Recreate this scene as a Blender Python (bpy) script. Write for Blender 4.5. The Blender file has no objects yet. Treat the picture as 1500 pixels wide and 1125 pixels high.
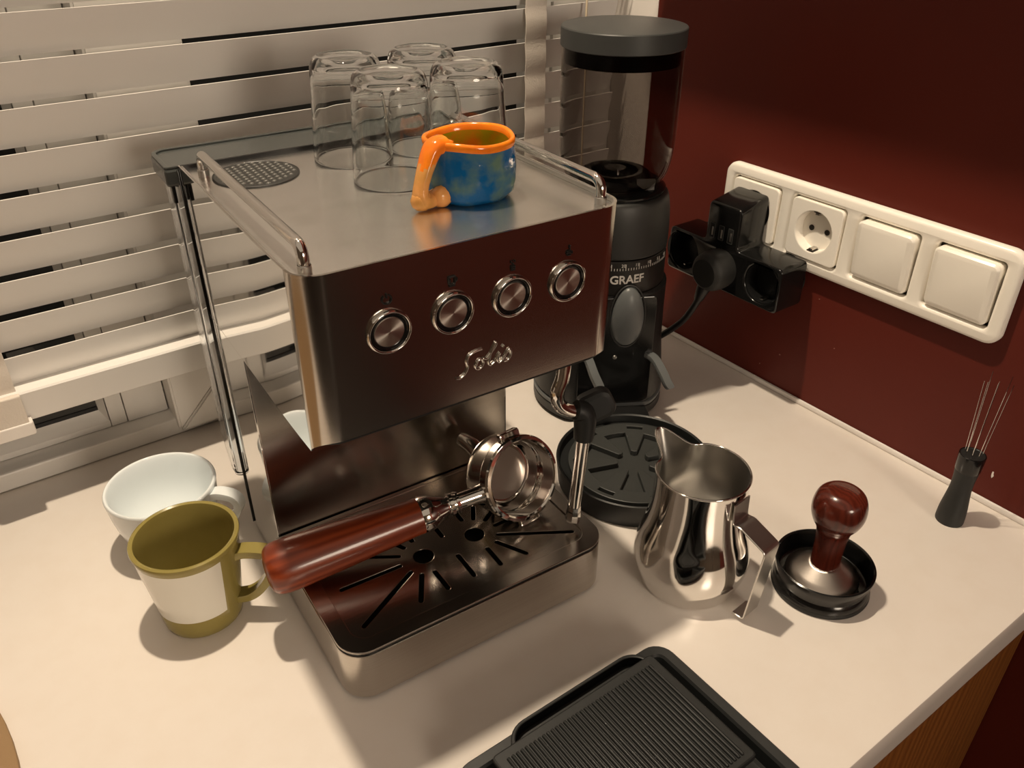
import bpy, bmesh, math, random
from mathutils import Vector, Matrix
import numpy as np
PI = math.pi
random.seed(7)
scene = bpy.context.scene
C = scene.collection

# ---------------------------------------------------------------- camera
cam_d = bpy.data.cameras.new('camera'); cam = bpy.data.objects.new('camera', cam_d); C.objects.link(cam)
yaw, pitch, roll, FPX = -0.6268, 0.5585, 0.0012, 1207.56
cy_, sy_ = math.cos(yaw), math.sin(yaw)
F = Vector((-sy_*math.cos(pitch), cy_*math.cos(pitch), -math.sin(pitch)))
R = Vector((cy_, sy_, 0)); U = R.cross(F)
R2 = math.cos(roll)*R + math.sin(roll)*U; U2 = -math.sin(roll)*R + math.cos(roll)*U
m = Matrix((R2, U2, -F)).transposed().to_4x4(); m.translation = Vector((-0.66, -0.7427, 0.469))
cam.matrix_world = m
cam_d.sensor_width = 36; cam_d.sensor_fit = 'HORIZONTAL'; cam_d.lens = FPX*36/1500
cam_d.clip_start = 0.02; cam_d.clip_end = 50
scene.camera = cam
# ---------------------------------------------------------------- world, lamp, exposure
LAMP = Vector((-0.47, -0.20, 1.25)); LAMP_W = 51.0
world = bpy.data.worlds.new('world'); scene.world = world; world.use_nodes = True
bg = world.node_tree.nodes['Background']
bg.inputs[0].default_value = (1.0, 0.80, 0.60, 1); bg.inputs[1].default_value = 0.39
scene.view_settings.view_transform = 'Standard'; scene.view_settings.look = 'None'
scene.view_settings.exposure = 0.0; scene.view_settings.gamma = 1.0
scene.view_settings.use_curve_mapping = False
scene.cycles.max_bounces = 14; scene.cycles.transmission_bounces = 14; scene.cycles.transparent_max_bounces = 16
scene.cycles.glossy_bounces = 8; scene.cycles.diffuse_bounces = 5
scene.cycles.sample_clamp_indirect = 6.0; scene.cycles.blur_glossy = 0.3
scene.cycles.caustics_reflective = True; scene.cycles.caustics_refractive = True
scene.cycles.use_denoising = True

# ================================================================ materials
def lin(c): return tuple(((x/255)/12.92 if x/255 <= 0.04045 else ((x/255+0.055)/1.055)**2.4) for x in c)
MATS = {}
def mat(name, col, rough=0.5, metal=0.0, spec=0.5, trans=0.0, ior=1.45, coat=0.0, bump=None, noise=None, aniso=None):
    """bump=(scale3, strength) fine relief; noise=(scale3, col2, lo, hi) colour variation"""
    mt = bpy.data.materials.new(name); mt.use_nodes = True; MATS[name] = mt
    nt = mt.node_tree; b = nt.nodes['Principled BSDF']
    b.inputs['Base Color'].default_value = (*col, 1); b.inputs['Roughness'].default_value = rough
    b.inputs['Metallic'].default_value = metal; b.inputs['Specular IOR Level'].default_value = spec
    b.inputs['Transmission Weight'].default_value = trans; b.inputs['IOR'].default_value = ior
    b.inputs['Coat Weight'].default_value = coat; b.inputs['Coat Roughness'].default_value = 0.06
    def tex(scale, detail=4):
        tc = nt.nodes.new('ShaderNodeTexCoord'); mp = nt.nodes.new('ShaderNodeMapping'); mp.inputs['Scale'].default_value = scale
        n = nt.nodes.new('ShaderNodeTexNoise'); n.inputs['Scale'].default_value = 1.0; n.inputs['Detail'].default_value = detail
        nt.links.new(tc.outputs['Object'], mp.inputs[0]); nt.links.new(mp.outputs[0], n.inputs[0]); return n
    if bump:
        n = tex(bump[0], 3); bp = nt.nodes.new('ShaderNodeBump'); bp.inputs['Strength'].default_value = bump[1]; bp.inputs['Distance'].default_value = 0.001
        nt.links.new(n.outputs[0], bp.inputs['Height']); nt.links.new(bp.outputs[0], b.inputs['Normal'])
    if noise:
        n = tex(noise[0], 5); cr = nt.nodes.new('ShaderNodeValToRGB')
        cr.color_ramp.elements[0].position = noise[2]; cr.color_ramp.elements[1].position = noise[3]
        cr.color_ramp.elements[0].color = (*col, 1); cr.color_ramp.elements[1].color = (*noise[1], 1)
        nt.links.new(n.outputs[0], cr.inputs[0]); nt.links.new(cr.outputs[0], b.inputs['Base Color'])
    if aniso:
        b.inputs['Anisotropic'].default_value = aniso
        tg = nt.nodes.new('ShaderNodeTangent'); tg.direction_type = 'RADIAL'; tg.axis = 'Z'
        nt.links.new(tg.outputs[0], b.inputs['Tangent'])
    return mt
def wood(name, c1, c2, scale, rough, axis='Y'):
    mt = mat(name, c1, rough, coat=0.35); nt = mt.node_tree; b = nt.nodes['Principled BSDF']
    tc = nt.nodes.new('ShaderNodeTexCoord'); mp = nt.nodes.new('ShaderNodeMapping'); mp.inputs['Scale'].default_value = scale
    w = nt.nodes.new('ShaderNodeTexWave'); w.wave_type = 'BANDS'; w.bands_direction = axis
    w.inputs['Scale'].default_value = 1.0; w.inputs['Distortion'].default_value = 9; w.inputs['Detail'].default_value = 5; w.inputs['Detail Scale'].default_value = 1.1
    cr = nt.nodes.new('ShaderNodeValToRGB'); cr.color_ramp.elements[0].color = (*c1, 1); cr.color_ramp.elements[1].color = (*c2, 1)
    nt.links.new(tc.outputs['Object'], mp.inputs[0]); nt.links.new(mp.outputs[0], w.inputs[0]); nt.links.new(w.outputs[0], cr.inputs[0]); nt.links.new(cr.outputs[0], b.inputs['Base Color'])
    return mt
mat('counter', (0.80, 0.745, 0.69), 0.22, noise=((45, 45, 45), (0.785, 0.725, 0.665), 0.42, 0.7))
mat('counter_edge', (0.62, 0.56, 0.53), 0.4)
mat('red_paint', lin((92, 33, 23)), 0.5, spec=0.25, bump=((260, 260, 260), 0.08), noise=((7, 7, 7), lin((88, 31, 22)), 0.3, 0.7))
mat('paint_nick', lin((150, 104, 92)), 0.7)
mat('white_pvc', (0.74, 0.72, 0.69), 0.35)
mat('white_paint', (0.80, 0.76, 0.72), 0.5)
mat('slat', (0.82, 0.80, 0.77), 0.38, bump=((3, 60, 60), 0.03))
mat('tape', (0.70, 0.64, 0.57), 0.8, bump=((700, 700, 700), 0.25))
mat('cord', (0.62, 0.52, 0.38), 0.8)
mat('night_glass', (0.004, 0.005, 0.006), 0.03)
mat('rubber', (0.012, 0.012, 0.012), 0.6)
wood('cabinet_wood', lin((134, 84, 36)), lin((112, 66, 26)), (30, 2, 3), 0.45, 'X')
mat('dark_floor', (0.012, 0.006, 0.004), 0.5)
mat('room_wall', (0.12, 0.09, 0.065), 0.7)
mat('shelf_wood', (0.12, 0.06, 0.035), 0.5)
mat('brushed', (0.56, 0.52, 0.47), 0.18, 1.0, bump=((6, 6, 1500), 0.012), noise=((3, 3, 900), (0.52, 0.48, 0.435), 0.35, 0.65))
mat('brushed_top', (0.82, 0.80, 0.77), 0.27, 1.0, bump=((25, 900, 900), 0.015), noise=((40, 40, 40), (0.74, 0.72, 0.68), 0.5, 0.75))
mat('mirror_steel', (0.80, 0.79, 0.77), 0.035, 1.0)
mat('grid_steel', (0.50, 0.46, 0.42), 0.20, 1.0, bump=((6, 500, 500), 0.02))
mat('chrome', (0.78, 0.76, 0.73), 0.07, 1.0)
mat('satin_steel', (0.62, 0.60, 0.57), 0.30, 1.0)
mat('louvre_steel', (0.11, 0.108, 0.10), 0.42)
mat('basket_steel', (0.36, 0.31, 0.28), 0.3, 1.0)
mat('spun_steel', (0.72, 0.66, 0.60), 0.30, 1.0, aniso=0.85)
mat('icon_black', (0.008, 0.007, 0.006), 0.5)
mat('black_plastic', (0.008, 0.008, 0.008), 0.42, bump=((900, 900, 900), 0.05))
mat('black_gloss', (0.006, 0.006, 0.006), 0.16)
mat('black_void', (0.004, 0.004, 0.004), 0.7)
mat('plug_rubber', (0.016, 0.016, 0.015), 0.6)
mat('charcoal', (0.021, 0.021, 0.020), 0.45)
mat('dark_grey', (0.040, 0.042, 0.040), 0.4)
mat('grey_button', (0.11, 0.118, 0.12), 0.38)
mat('lid_grey', (0.044, 0.046, 0.045), 0.42)
mat('tank_lid', (0.055, 0.060, 0.058), 0.22)
mat('collar', (0.011, 0.010, 0.009), 0.38)
mat('print_grey', (0.55, 0.53, 0.50), 0.5)
mat('print_dim', (0.16, 0.155, 0.15), 0.5)
mat('glass', (0.97, 0.985, 0.98), 0.0, trans=1.0, ior=1.46)
mat('tank_plastic', (0.86, 0.88, 0.90), 0.02, trans=1.0, ior=1.3)
mat('smoke_plastic', (0.45, 0.42, 0.40), 0.03, trans=1.0, ior=1.12)
mat('olive_glaze', lin((152, 139, 80)), 0.14, noise=((30, 30, 30), lin((142, 129, 70)), 0.35, 0.7))
mat('cream_glaze', (0.76, 0.74, 0.66), 0.14)
mat('white_glaze', (0.83, 0.88, 0.90), 0.10)
mat('orange_glaze', lin((244, 136, 34)), 0.12, noise=((60, 60, 60), lin((226, 108, 28)), 0.4, 0.7))
mat('peach_glaze', lin((226, 158, 92)), 0.14, noise=((55, 55, 55), lin((196, 142, 74)), 0.4, 0.65))
mat('blue_glaze', lin((12, 84, 138)), 0.07, bump=((75, 75, 75), 1.0), noise=((60, 60, 60), lin((92, 118, 106)), 0.44, 0.66))
mat('green_glaze', lin((150, 150, 30)), 0.12, noise=((70, 70, 70), lin((196, 120, 30)), 0.42, 0.62))
mat('cream_plastic', (0.97, 0.93, 0.85), 0.30)
mat('cream_dark', lin((150, 132, 100)), 0.5)
mat('socket_hole', (0.02, 0.015, 0.012), 0.6)
wood('rosewood', lin((138, 60, 30)), lin((108, 42, 20)), (60, 110, 110), 0.28, 'Y')
wood('dark_wood', lin((88, 34, 22)), lin((72, 26, 16)), (90, 90, 12), 0.22, 'X')
mat('matte_black', (0.011, 0.012, 0.012), 0.5)
mat('tray_black', (0.009, 0.010, 0.010), 0.45)
mat('disc_brown', lin((150, 122, 88)), 0.75, bump=((400, 400, 400), 0.3))
mat('lamp_metal', (0.5, 0.5, 0.5), 0.35, 1.0)

# ================================================================ mesh helpers
def mesh(name, verts, faces, mats=('white_pvc',), sharp=35, mi=None):
    me = bpy.data.meshes.new(name); me.from_pydata([tuple(v) for v in verts], [], faces)
    for x in ([mats] if isinstance(mats, str) else mats): me.materials.append(MATS[x])
    if mi: me.polygons.foreach_set('material_index', mi)
    me.validate(); bm = bmesh.new(); bm.from_mesh(me); bmesh.ops.remove_doubles(bm, verts=bm.verts, dist=2e-7); bmesh.ops.recalc_face_normals(bm, faces=bm.faces); bm.to_mesh(me); bm.free()
    smooth(me, sharp); return me
def smooth(me, sharp=35):
    me.polygons.foreach_set('use_smooth', [True]*len(me.polygons)); me.set_sharp_from_angle(angle=math.radians(sharp)); me.update()
def add(name, me, parent=None, loc=None, rot=None, kind=None, label=None):
    o = bpy.data.objects.new(name, me); C.objects.link(o)
    if parent: o.parent = parent
    if loc is not None: o.location = loc
    if rot is not None: o.rotation_euler = rot
    if kind: o['kind'] = kind
    if label: o['label'] = label
    return o
def thing(name, label, cat, loc=(0, 0, 0), rz=0, group=None):
    o = bpy.data.objects.new(name, None); C.objects.link(o); o.location = loc; o.rotation_euler = (0, 0, rz); o.empty_display_size = 0.02
    o['label'] = label; o['category'] = cat
    if group: o['group'] = group
    return o
def tag(o, label, cat, group=None):
    o['label'] = label; o['category'] = cat
    if group: o['group'] = group
    return o
def lathe_data(prof, seg=64, sc=None):
    vs, fs = [], []; rows = []
    for r, z in prof:
        if r < 1e-7: rows.append([len(vs)]); vs.append((0, 0, z))
        else:
            rows.append(list(range(len(vs), len(vs)+seg)))
            vs += [(r*math.cos(2*PI*k/seg), r*math.sin(2*PI*k/seg), z) for k in range(seg)]
    for a, b in zip(rows, rows[1:]):
        for k in range(seg):
            k2 = (k+1) % seg
            if len(a) == 1 and len(b) == 1: continue
            if len(a) == 1: fs.append((a[0], b[k], b[k2]))
            elif len(b) == 1: fs.append((a[k], a[k2], b[0]))
            else: fs.append((a[k], a[k2], b[k2], b[k]))
    return vs, fs
def lathe(name, prof, mats, seg=64, M=None, sharp=35):
    vs, fs = lathe_data(prof, seg)
    if M is not None: vs = [M @ Vector(v) for v in vs]
    return mesh(name, vs, fs, mats, sharp)
def smooth_prof(pts, n=6):
    """Catmull-Rom through profile points"""
    out = []; P = [pts[0]]+list(pts)+[pts[-1]]
    for i in range(1, len(P)-2):
        p0, p1, p2, p3 = [np.array(q, float) for q in P[i-1:i+3]]
        for k in range(n):
            t = k/n; out.append(tuple(0.5*((2*p1)+(-p0+p2)*t+(2*p0-5*p1+4*p2-p3)*t*t+(-p0+3*p1-3*p2+p3)*t**3)))
    out.append(tuple(pts[-1])); return out
def rrect(x0, x1, y0, y1, r, n=8):
    """rounded rectangle CCW; r scalar or radii of (x0y0, x1y0, x1y1, x0y1)"""
    rs = [r]*4 if not hasattr(r, '__len__') else r; pts = []
    for (cx, cy, a0), q in zip(((x0, y0, PI), (x1, y0, 1.5*PI), (x1, y1, 0), (x0, y1, PI/2)), rs):
        sx = 1 if cx == x0 else -1; sy = 1 if cy == y0 else -1
        for k in range(n+1):
            a = a0+PI/2*k/n; pts.append((cx+sx*q+q*math.cos(a), cy+sy*q+q*math.sin(a)))
    return pts
def loft(loops, cap=True, closed_ring=False):
    """loops: list of equal-length lists of 3D points"""
    n = len(loops[0]); vs = [p for l in loops for p in l]; fs = []
    m_ = len(loops)
    for i in range(m_ if closed_ring else m_-1):
        j = (i+1) % m_
        for k in range(n):
            k2 = (k+1) % n; fs.append((i*n+k, i*n+k2, j*n+k2, j*n+k))
    if cap and not closed_ring: fs.append(tuple(range(n))[::-1]); fs.append(tuple(range((m_-1)*n, m_*n)))
    return vs, fs
def prism(name, outline_fn, z0, z1, b, mats, nb=2, sharp=21, plane='xy', M=None):
    """outline_fn(inset)->pts ; extruded z0..z1 with rounded edges b"""
    loops = []
    for k in range(nb+1):
        a = PI/2*k/nb; loops.append([(x, y, z0+b*(1-math.sin(a))) for x, y in outline_fn(b*(1-math.cos(a)) if True else 0)])
    loops = [[(x, y, z0+b*(1-math.cos(PI/2*k/nb))) for x, y in outline_fn(b*(1-math.sin(PI/2*k/nb)))] for k in range(nb+1)]
    loops += [[(x, y, z1-b*(1-math.cos(PI/2*k/nb))) for x, y in outline_fn(b*(1-math.sin(PI/2*k/nb)))] for k in range(nb, -1, -1)]
    vs, fs = loft(loops)
    if plane == 'xz': vs = [(x, z, y) for x, y, z in vs]       # outline in x,z ; thickness along y
    if plane == 'yz': vs = [(z, x, y) for x, y, z in vs]       # outline in y,z ; thickness along x
    if M is not None: vs = [M @ Vector(v) for v in vs]
    return mesh(name, vs, fs, mats, sharp)
def rb(name, x0, x1, y0, y1, z0, z1, r, b, mats, n=6, plane='xy', M=None, sharp=21):
    """rounded block; r = corner radius of the outline, b = edge rounding along thickness"""
    def f(i): return rrect(x0+i, x1-i, y0+i, y1-i, max((r if not hasattr(r, '__len__') else 0)-i, 1e-5) if not hasattr(r, '__len__') else [max(q-i, 1e-5) for q in r], n)
    return prism(name, f, z0, z1, b, mats, plane=plane, M=M, sharp=sharp)
def box(name, x0, x1, y0, y1, z0, z1, mats, bev=0.0):
    bm = bmesh.new(); bmesh.ops.create_cube(bm, size=1)
    for v in bm.verts: v.co = Vector((x0+(v.co.x+.5)*(x1-x0), y0+(v.co.y+.5)*(y1-y0), z0+(v.co.z+.5)*(z1-z0)))
    if bev: bmesh.ops.bevel(bm, geom=bm.edges[:], offset=bev, segments=2, affect='EDGES', profile=0.5)
    me = bpy.data.meshes.new(name); bm.to_mesh(me); bm.free()
    for x in ([mats] if isinstance(mats, str) else mats): me.materials.append(MATS[x])
    smooth(me, 40); return me
def curve_to_mesh(cu, name, mats):
    o = bpy.data.objects.new('tmp', cu); C.objects.link(o); dg = bpy.context.evaluated_depsgraph_get(); dg.update()
    me = bpy.data.meshes.new_from_object(o.evaluated_get(dg)); bpy.data.objects.remove(o); bpy.data.curves.remove(cu)
    me.name = name; me.materials.clear(); me.materials.append(MATS[mats]); return me
def plate(name, loops, z0, z1, bev, mats, sharp=16, swap=None):
    """flat plate with holes: first loop outline, the rest holes"""
    cu = bpy.data.curves.new('c', 'CURVE'); cu.dimensions = '2D'; cu.fill_mode = 'BOTH'
    for l in loops:
        s = cu.splines.new('POLY'); s.points.add(len(l)-1); s.use_cyclic_u = True
        for pnt, (x, y) in zip(s.points, l): pnt.co = (x, y, 0, 1)
    cu.extrude = max((z1-z0)/2-bev, 1e-5); cu.bevel_depth = bev; cu.offset = -bev; cu.bevel_resolution = 1
    me = curve_to_mesh(cu, name, mats); zc = (z0+z1)/2
    for v in me.vertices:
        x, y, z = v.co; z += zc
        v.co = (x, y, z) if swap is None else swap(x, y, z)
    bm = bmesh.new(); bm.from_mesh(me); bmesh.ops.remove_doubles(bm, verts=bm.verts, dist=1e-6); bmesh.ops.recalc_face_normals(bm, faces=bm.faces); bm.to_mesh(me); bm.free()
    smooth(me, sharp); return me
def text(name, s, size, depth, mats, fn, spacing=1.0, offset=0.0, shear=0):
    cu = bpy.data.curves.new('t', 'FONT'); cu.body = s; cu.size = size; cu.extrude = depth/2; cu.space_character = spacing; cu.offset = offset; cu.shear = shear
    cu.resolution_u = 3
    me = curve_to_mesh(cu, name, mats)
    for v in me.vertices: v.co = fn(v.co.x, v.co.y, v.co.z)
    return me
def circle(cx, cy, r, n=32): return [(cx+r*math.cos(2*PI*k/n), cy+r*math.sin(2*PI*k/n)) for k in range(n)]
def slot(p, q, w, n=6):
    (x0, y0), (x1, y1) = p, q; a = math.atan2(y1-y0, x1-x0); pts = []
    for k in range(n+1): t = a-PI/2+PI*k/n; pts.append((x1+w/2*math.cos(t), y1+w/2*math.sin(t)))
    for k in range(n+1): t = a+PI/2+PI*k/n; pts.append((x0+w/2*math.cos(t), y0+w/2*math.sin(t)))
    return pts
def resample(pts, n=8):
    P = [Vector(pts[0])]+[Vector(p) for p in pts]+[Vector(pts[-1])]; out = []
    for i in range(1, len(P)-2):
        p0, p1, p2, p3 = P[i-1:i+3]
        for k in range(n):
            t = k/n; out.append(0.5*((2*p1)+(-p0+p2)*t+(2*p0-5*p1+4*p2-p3)*t*t+(-p0+3*p1-3*p2+p3)*t**3))
    out.append(P[-1]); return out
def tube_data(path, r, seg=12, section=None):
    """sweep along path; r scalar / list; section: list of (a,b) unit section points"""
    path = [Vector(p) for p in path]; n = len(path); rs = r if hasattr(r, '__len__') else [r]*n
    tang = [((path[min(i+1, n-1)]-path[max(i-1, 0)])).normalized() for i in range(n)]
    ref = Vector((0, 0, 1)) if abs(tang[0].z) < 0.9 else Vector((1, 0, 0))
    nrm = (ref-tang[0]*ref.dot(tang[0])).normalized(); loops = []
    sec = section or [(math.cos(2*PI*k/seg), math.sin(2*PI*k/seg)) for k in range(seg)]
    for i in range(n):
        nrm = (nrm-tang[i]*nrm.dot(tang[i])).normalized(); bi = tang[i].cross(nrm)
        loops.append([path[i]+rs[i]*(nrm*a+bi*b) for a, b in sec])
    return loft(loops)
def tube(name, path, r, mats, seg=12, sharp=50, section=None):
    vs, fs = tube_data(path, r, seg, section); return mesh(name, vs, fs, mats, sharp)
def bend(pts, rad, n=6):
    """polyline with rounded corners"""
    P = [Vector(p) for p in pts]; out = [P[0]]
    for a, b, c in zip(P, P[1:], P[2:]):
        d1 = (a-b).normalized(); d2 = (c-b).normalized(); q1 = b+d1*rad; q2 = b+d2*rad
        for k in range(n+1):
            t = k/n; out.append((1-t)**2*q1+2*t*(1-t)*b+t*t*q2)
    out.append(P[-1]); return out
def strap(name, path, side, width, thick, mats, sharp=50):
    path = [Vector(p) for p in path]; side = Vector(side).normalized(); n = len(path); loops = []
    for i in range(n):
        t = (path[min(i+1, n-1)]-path[max(i-1, 0)]).normalized(); nn = side.cross(t).normalized(); w = width[i] if hasattr(width, '__len__') else width
        loops.append([path[i]+side*w/2*a+nn*thick/2*b for a, b in ((-1, -.6), (-.94, -1), (.94, -1), (1, -.6), (1, .6), (.94, 1), (-.94, 1), (-1, .6))])
    vs, fs = loft(loops); return mesh(name, vs, fs, mats, sharp)
def join_data(parts):
    vs, fs = [], []
    for v, f in parts:
        o = len(vs); vs += list(v); fs += [tuple(i+o for i in x) for x in f]
    return vs, fs
def frame_to(origin, zdir, xhint=(1, 0, 0)):
    z = Vector(zdir).normalized(); x = Vector(xhint)
    if abs(z.dot(x.normalized())) > 0.99: x = Vector((0, 1, 0))
    x = (x-z*x.dot(z)).normalized(); y = z.cross(x)
    mm = Matrix((x, y, z)).transposed().to_4x4(); mm.translation = Vector(origin); return mm
def S(o): o['kind'] = 'structure'; return o

# ================================================================ the room
FRONT = -0.618
S(add('floor', box('floor', -2.6, 1.2, -2.8, 0.3, -0.93, -0.90, 'dark_floor')))
S(add('wall_right', box('wall_right', 0, 0.08, -2.8, -0.086, -0.90, 1.6, 'red_paint')))
S(add('wall_left', box('wall_left', -2.6, -2.55, -2.8, 0.1, -0.90, 1.6, 'room_wall')))
S(add('wall_front', box('wall_front', -2.6, 0.08, -2.8, -2.75, -0.90, 1.6, 'room_wall')))
S(add('wall_back', box('wall_back', -2.6, 0.08, 0.06, 0.12, -0.90, 1.6, 'white_paint')))
tr = S(add('trim_1', box('trim_1', -0.001, 0.06, -0.0862, 0.0, -0.03, 1.6, 'white_paint', 0.0015)))
tr = S(add('trim_2', box('trim_2', -0.0035, 0.0, FRONT+0.002, -0.088, 0.0, 0.0055, 'white_paint', 0.0015)))
# small chips and plaster nicks in the paint of the red wall
ctop = add('countertop', box('countertop', -1.75, 0.0, FRONT, -0.0105, -0.034, 0.0, 'counter', 0.002))
tag(ctop, 'glossy cream white worktop in the corner below the window', 'countertop')
cab = thing('base_cabinet', 'honey brown wooden cabinet front under the white worktop edge', 'cabinet', (-0.85, FRONT+0.3, -0.90))
for i, (x0, x1) in enumerate(((-0.9, -0.31), (-0.305, 0.295), (0.30, 0.848))):
    add('door', box('door', x0, x1, -0.285, -0.262, 0.06, 0.860, 'cabinet_wood', 0.002), cab)
add('carcass', box('carcass', -0.9, 0.848, -0.26, 0.27, 0.06, 0.8655, 'cabinet_wood'), cab)
add('plinth', box('plinth', -0.9, 0.848, -0.22, 0.26, 0.0, 0.0598, 'black_plastic'), cab)

# ---------------------------------------------------------------- window
def window():
    w = bpy.data.objects.new('window_1', None); C.objects.link(w); w.location = (0, 0, 0); S(w)
    W1 = 1.25
    add('bottom_rail', rb('br', -1.7, 0.0, -0.020, 0.058, 0.0005, 0.0185, 0.002, 0.002, 'white_pvc', 2), w)
    # fixed left light : stiles, bottom rail, mullion, glazing beads, pane
    add('stile', box('st', -0.5755, -0.5385, 0.0, 0.055, 0.019, W1, 'white_pvc', 0.001), w)
    add('stile', box('st', -0.5965+0.006, -0.5761, 0.001, 0.055, 0.019, W1, 'white_pvc', 0.001), w)
    add('sash_rail', box('sr', -1.7, -0.5907, 0.001, 0.055, 0.019, 0.0254, 'white_pvc', 0.001), w)
    vs = [(-1.7, 0.001, 0.0252), (-0.5912, 0.001, 0.0252), (-0.5970, 0.012, 0.0350), (-1.7, 0.012, 0.0350), (-0.5912, 0.001, W1), (-0.5970, 0.012, W1)]
    add('glazing_bead', mesh('gb', vs[:4]+[(-1.7, 0.05, 0.0252), (-0.59, 0.05, 0.0252)], [(0, 1, 2, 3), (0, 1, 5, 4)], 'white_pvc', 20), w)
    add('glazing_bead', mesh('gb', [vs[1], vs[4], vs[5], vs[2]], [(0, 1, 2, 3)], 'white_pvc', 20), w)
    add('pane', box('pane', -1.7, -0.5960, 0.0125, 0.018, 0.030, W1, 'night_glass'), w)
    add('gasket', box('gasket', -1.7, -0.5968, 0.0116, 0.0124, 0.0345, 0.0385, 'rubber'), w)
    # opening right sash, proud of the frame, mitred corners
    x0, x1, z0, fw, yf, yb = -0.5375, -0.0945, 0.0085, 0.074, -0.030, 0.010
    fr_ = 0.0315
    e = 0.0004
    def mit(pts):
        f = [(x, yf, z) for x, z in pts]; b = [(x, yb, z) for x, z in pts]; bm_v = f+b
        me = mesh('mit', bm_v, [(0, 1, 2, 3), (7, 6, 5, 4), (0, 4, 5, 1), (1, 5, 6, 2), (2, 6, 7, 3), (3, 7, 4, 0)], 'white_pvc', 20)
        bm = bmesh.new(); bm.from_mesh(me); bmesh.ops.bevel(bm, geom=bm.edges[:], offset=0.002, segments=2, affect='EDGES'); bm.to_mesh(me); bm.free(); smooth(me, 30); return me
    add('sash_stile', mit([(x0, z0+e), (x0+fw-e, z0+fw+e), (x0+fw-e, W1), (x0, W1)]), w)
    add('sash_stile', mit([(x1-fr_+e, z0+fw+e), (x1, z0+e), (x1, W1), (x1-fr_+e, W1)]), w)
    add('sash_rail', mit([(x0+e, z0), (x1-e, z0), (x1-fr_-e, z0+fw), (x0+fw+e, z0+fw)]), w)
    add('pane', box('pane', x0+fw-0.004, x1-fr_+0.004, -0.012, -0.006, z0+fw-0.004, W1, 'night_glass'), w)
    add('gasket', box('gasket', x1+0.0005, x1+0.008, -0.012, 0.01, z0, W1, 'rubber'), w)
    add('frame_jamb', box('jamb', x1+0.0085, -0.0015, -0.022, 0.055, 0.019, W1, 'white_pvc', 0.001), w)
    return w
window()

# ---------------------------------------------------------------- venetian blind
def blind():
    t = thing('venetian_blind', 'white venetian blind with tilted slats hanging in front of the dark window', 'blind', (-0.85, -0.055, 0.09))
    X0, X1 = -0.70, 0.818             # local x: world -1.55 .. -0.032
    prof = []
    n = 6
    for k in range(n+1):             # slightly crowned slat section: front edge up, back edge down (y,z)
        s = k/n; y = -0.0045+0.009*s; z = -0.0283*s; cr = 0.0014*math.sin(PI*s); prof.append((y-cr, z-cr*0.3))
    th = (0.0012, 0.0004)
    sec = [(y, z) for y, z in prof]+[(y+0.0010, z+0.0001) for y, z in reversed(prof)]
    vs, fs = loft([[(x, y, z) for y, z in sec] for x in (X0, X1)])
    sl = mesh('slat', vs, fs, 'slat', 50)
    for k in range(26):
        add('slat', sl, t, (0, 0, 0.1431-0.09+0.0305*k))
    # two more slats resting on the bottom rail
    for k, (dy, dz) in enumerate(((0.004, 0.0495), (0.006, 0.0435))):
        o = add('slat', sl, t, (0, dy, dz)); o.rotation_euler = (math.radians(52), 0, 0)
    rs = [(-0.0142, 0.0250), (-0.0130, 0.0265), (0.0090, 0.0265), (0.0100, 0.0250), (0.0100, -0.0020), (0.0085, -0.0035), (-0.0065, -0.0035), (-0.0082, -0.0022)]
    rv, rf = loft([[(x, y, z) for y, z in rs] for x in (X0, X1)]); rail = mesh('rail', rv, rf, 'slat', 15)
    add('bottom_rail', rail, t)
    for xw in (-0.668, -0.1406):
        xl = xw+0.85
        p = []
        for k in range(160): z = 0.026+0.0052*k; p.append((xl, -0.0080-0.0019*abs(math.sin(PI*(z-0.0531)/0.0305))**0.7, z))
        tp = strap('ladder_tape', p, (1, 0, 0), 0.0252, 0.0009, 'tape'); add('ladder_tape', tp, t)
        add('tape_clip', rb('clip', xl-0.016, xl+0.0165, -0.0205, 0.012, -0.0095, 0.002, 0.002, 0.001, 'white_paint', 3), t)
        add('tape_clip', rb('clip', xl-0.014, xl+0.014, -0.0195, -0.0138, 0.0, 0.027, 0.001, 0.001, 'tape', 3), t)
    for xw in (-0.0815,):
        add('cord', tube('cord', [(xw+0.85, -0.0135, 0.0+0.006*k*9) for k in range(18)], 0.0011, 'cord', 8), t)
    return t
blind()

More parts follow.
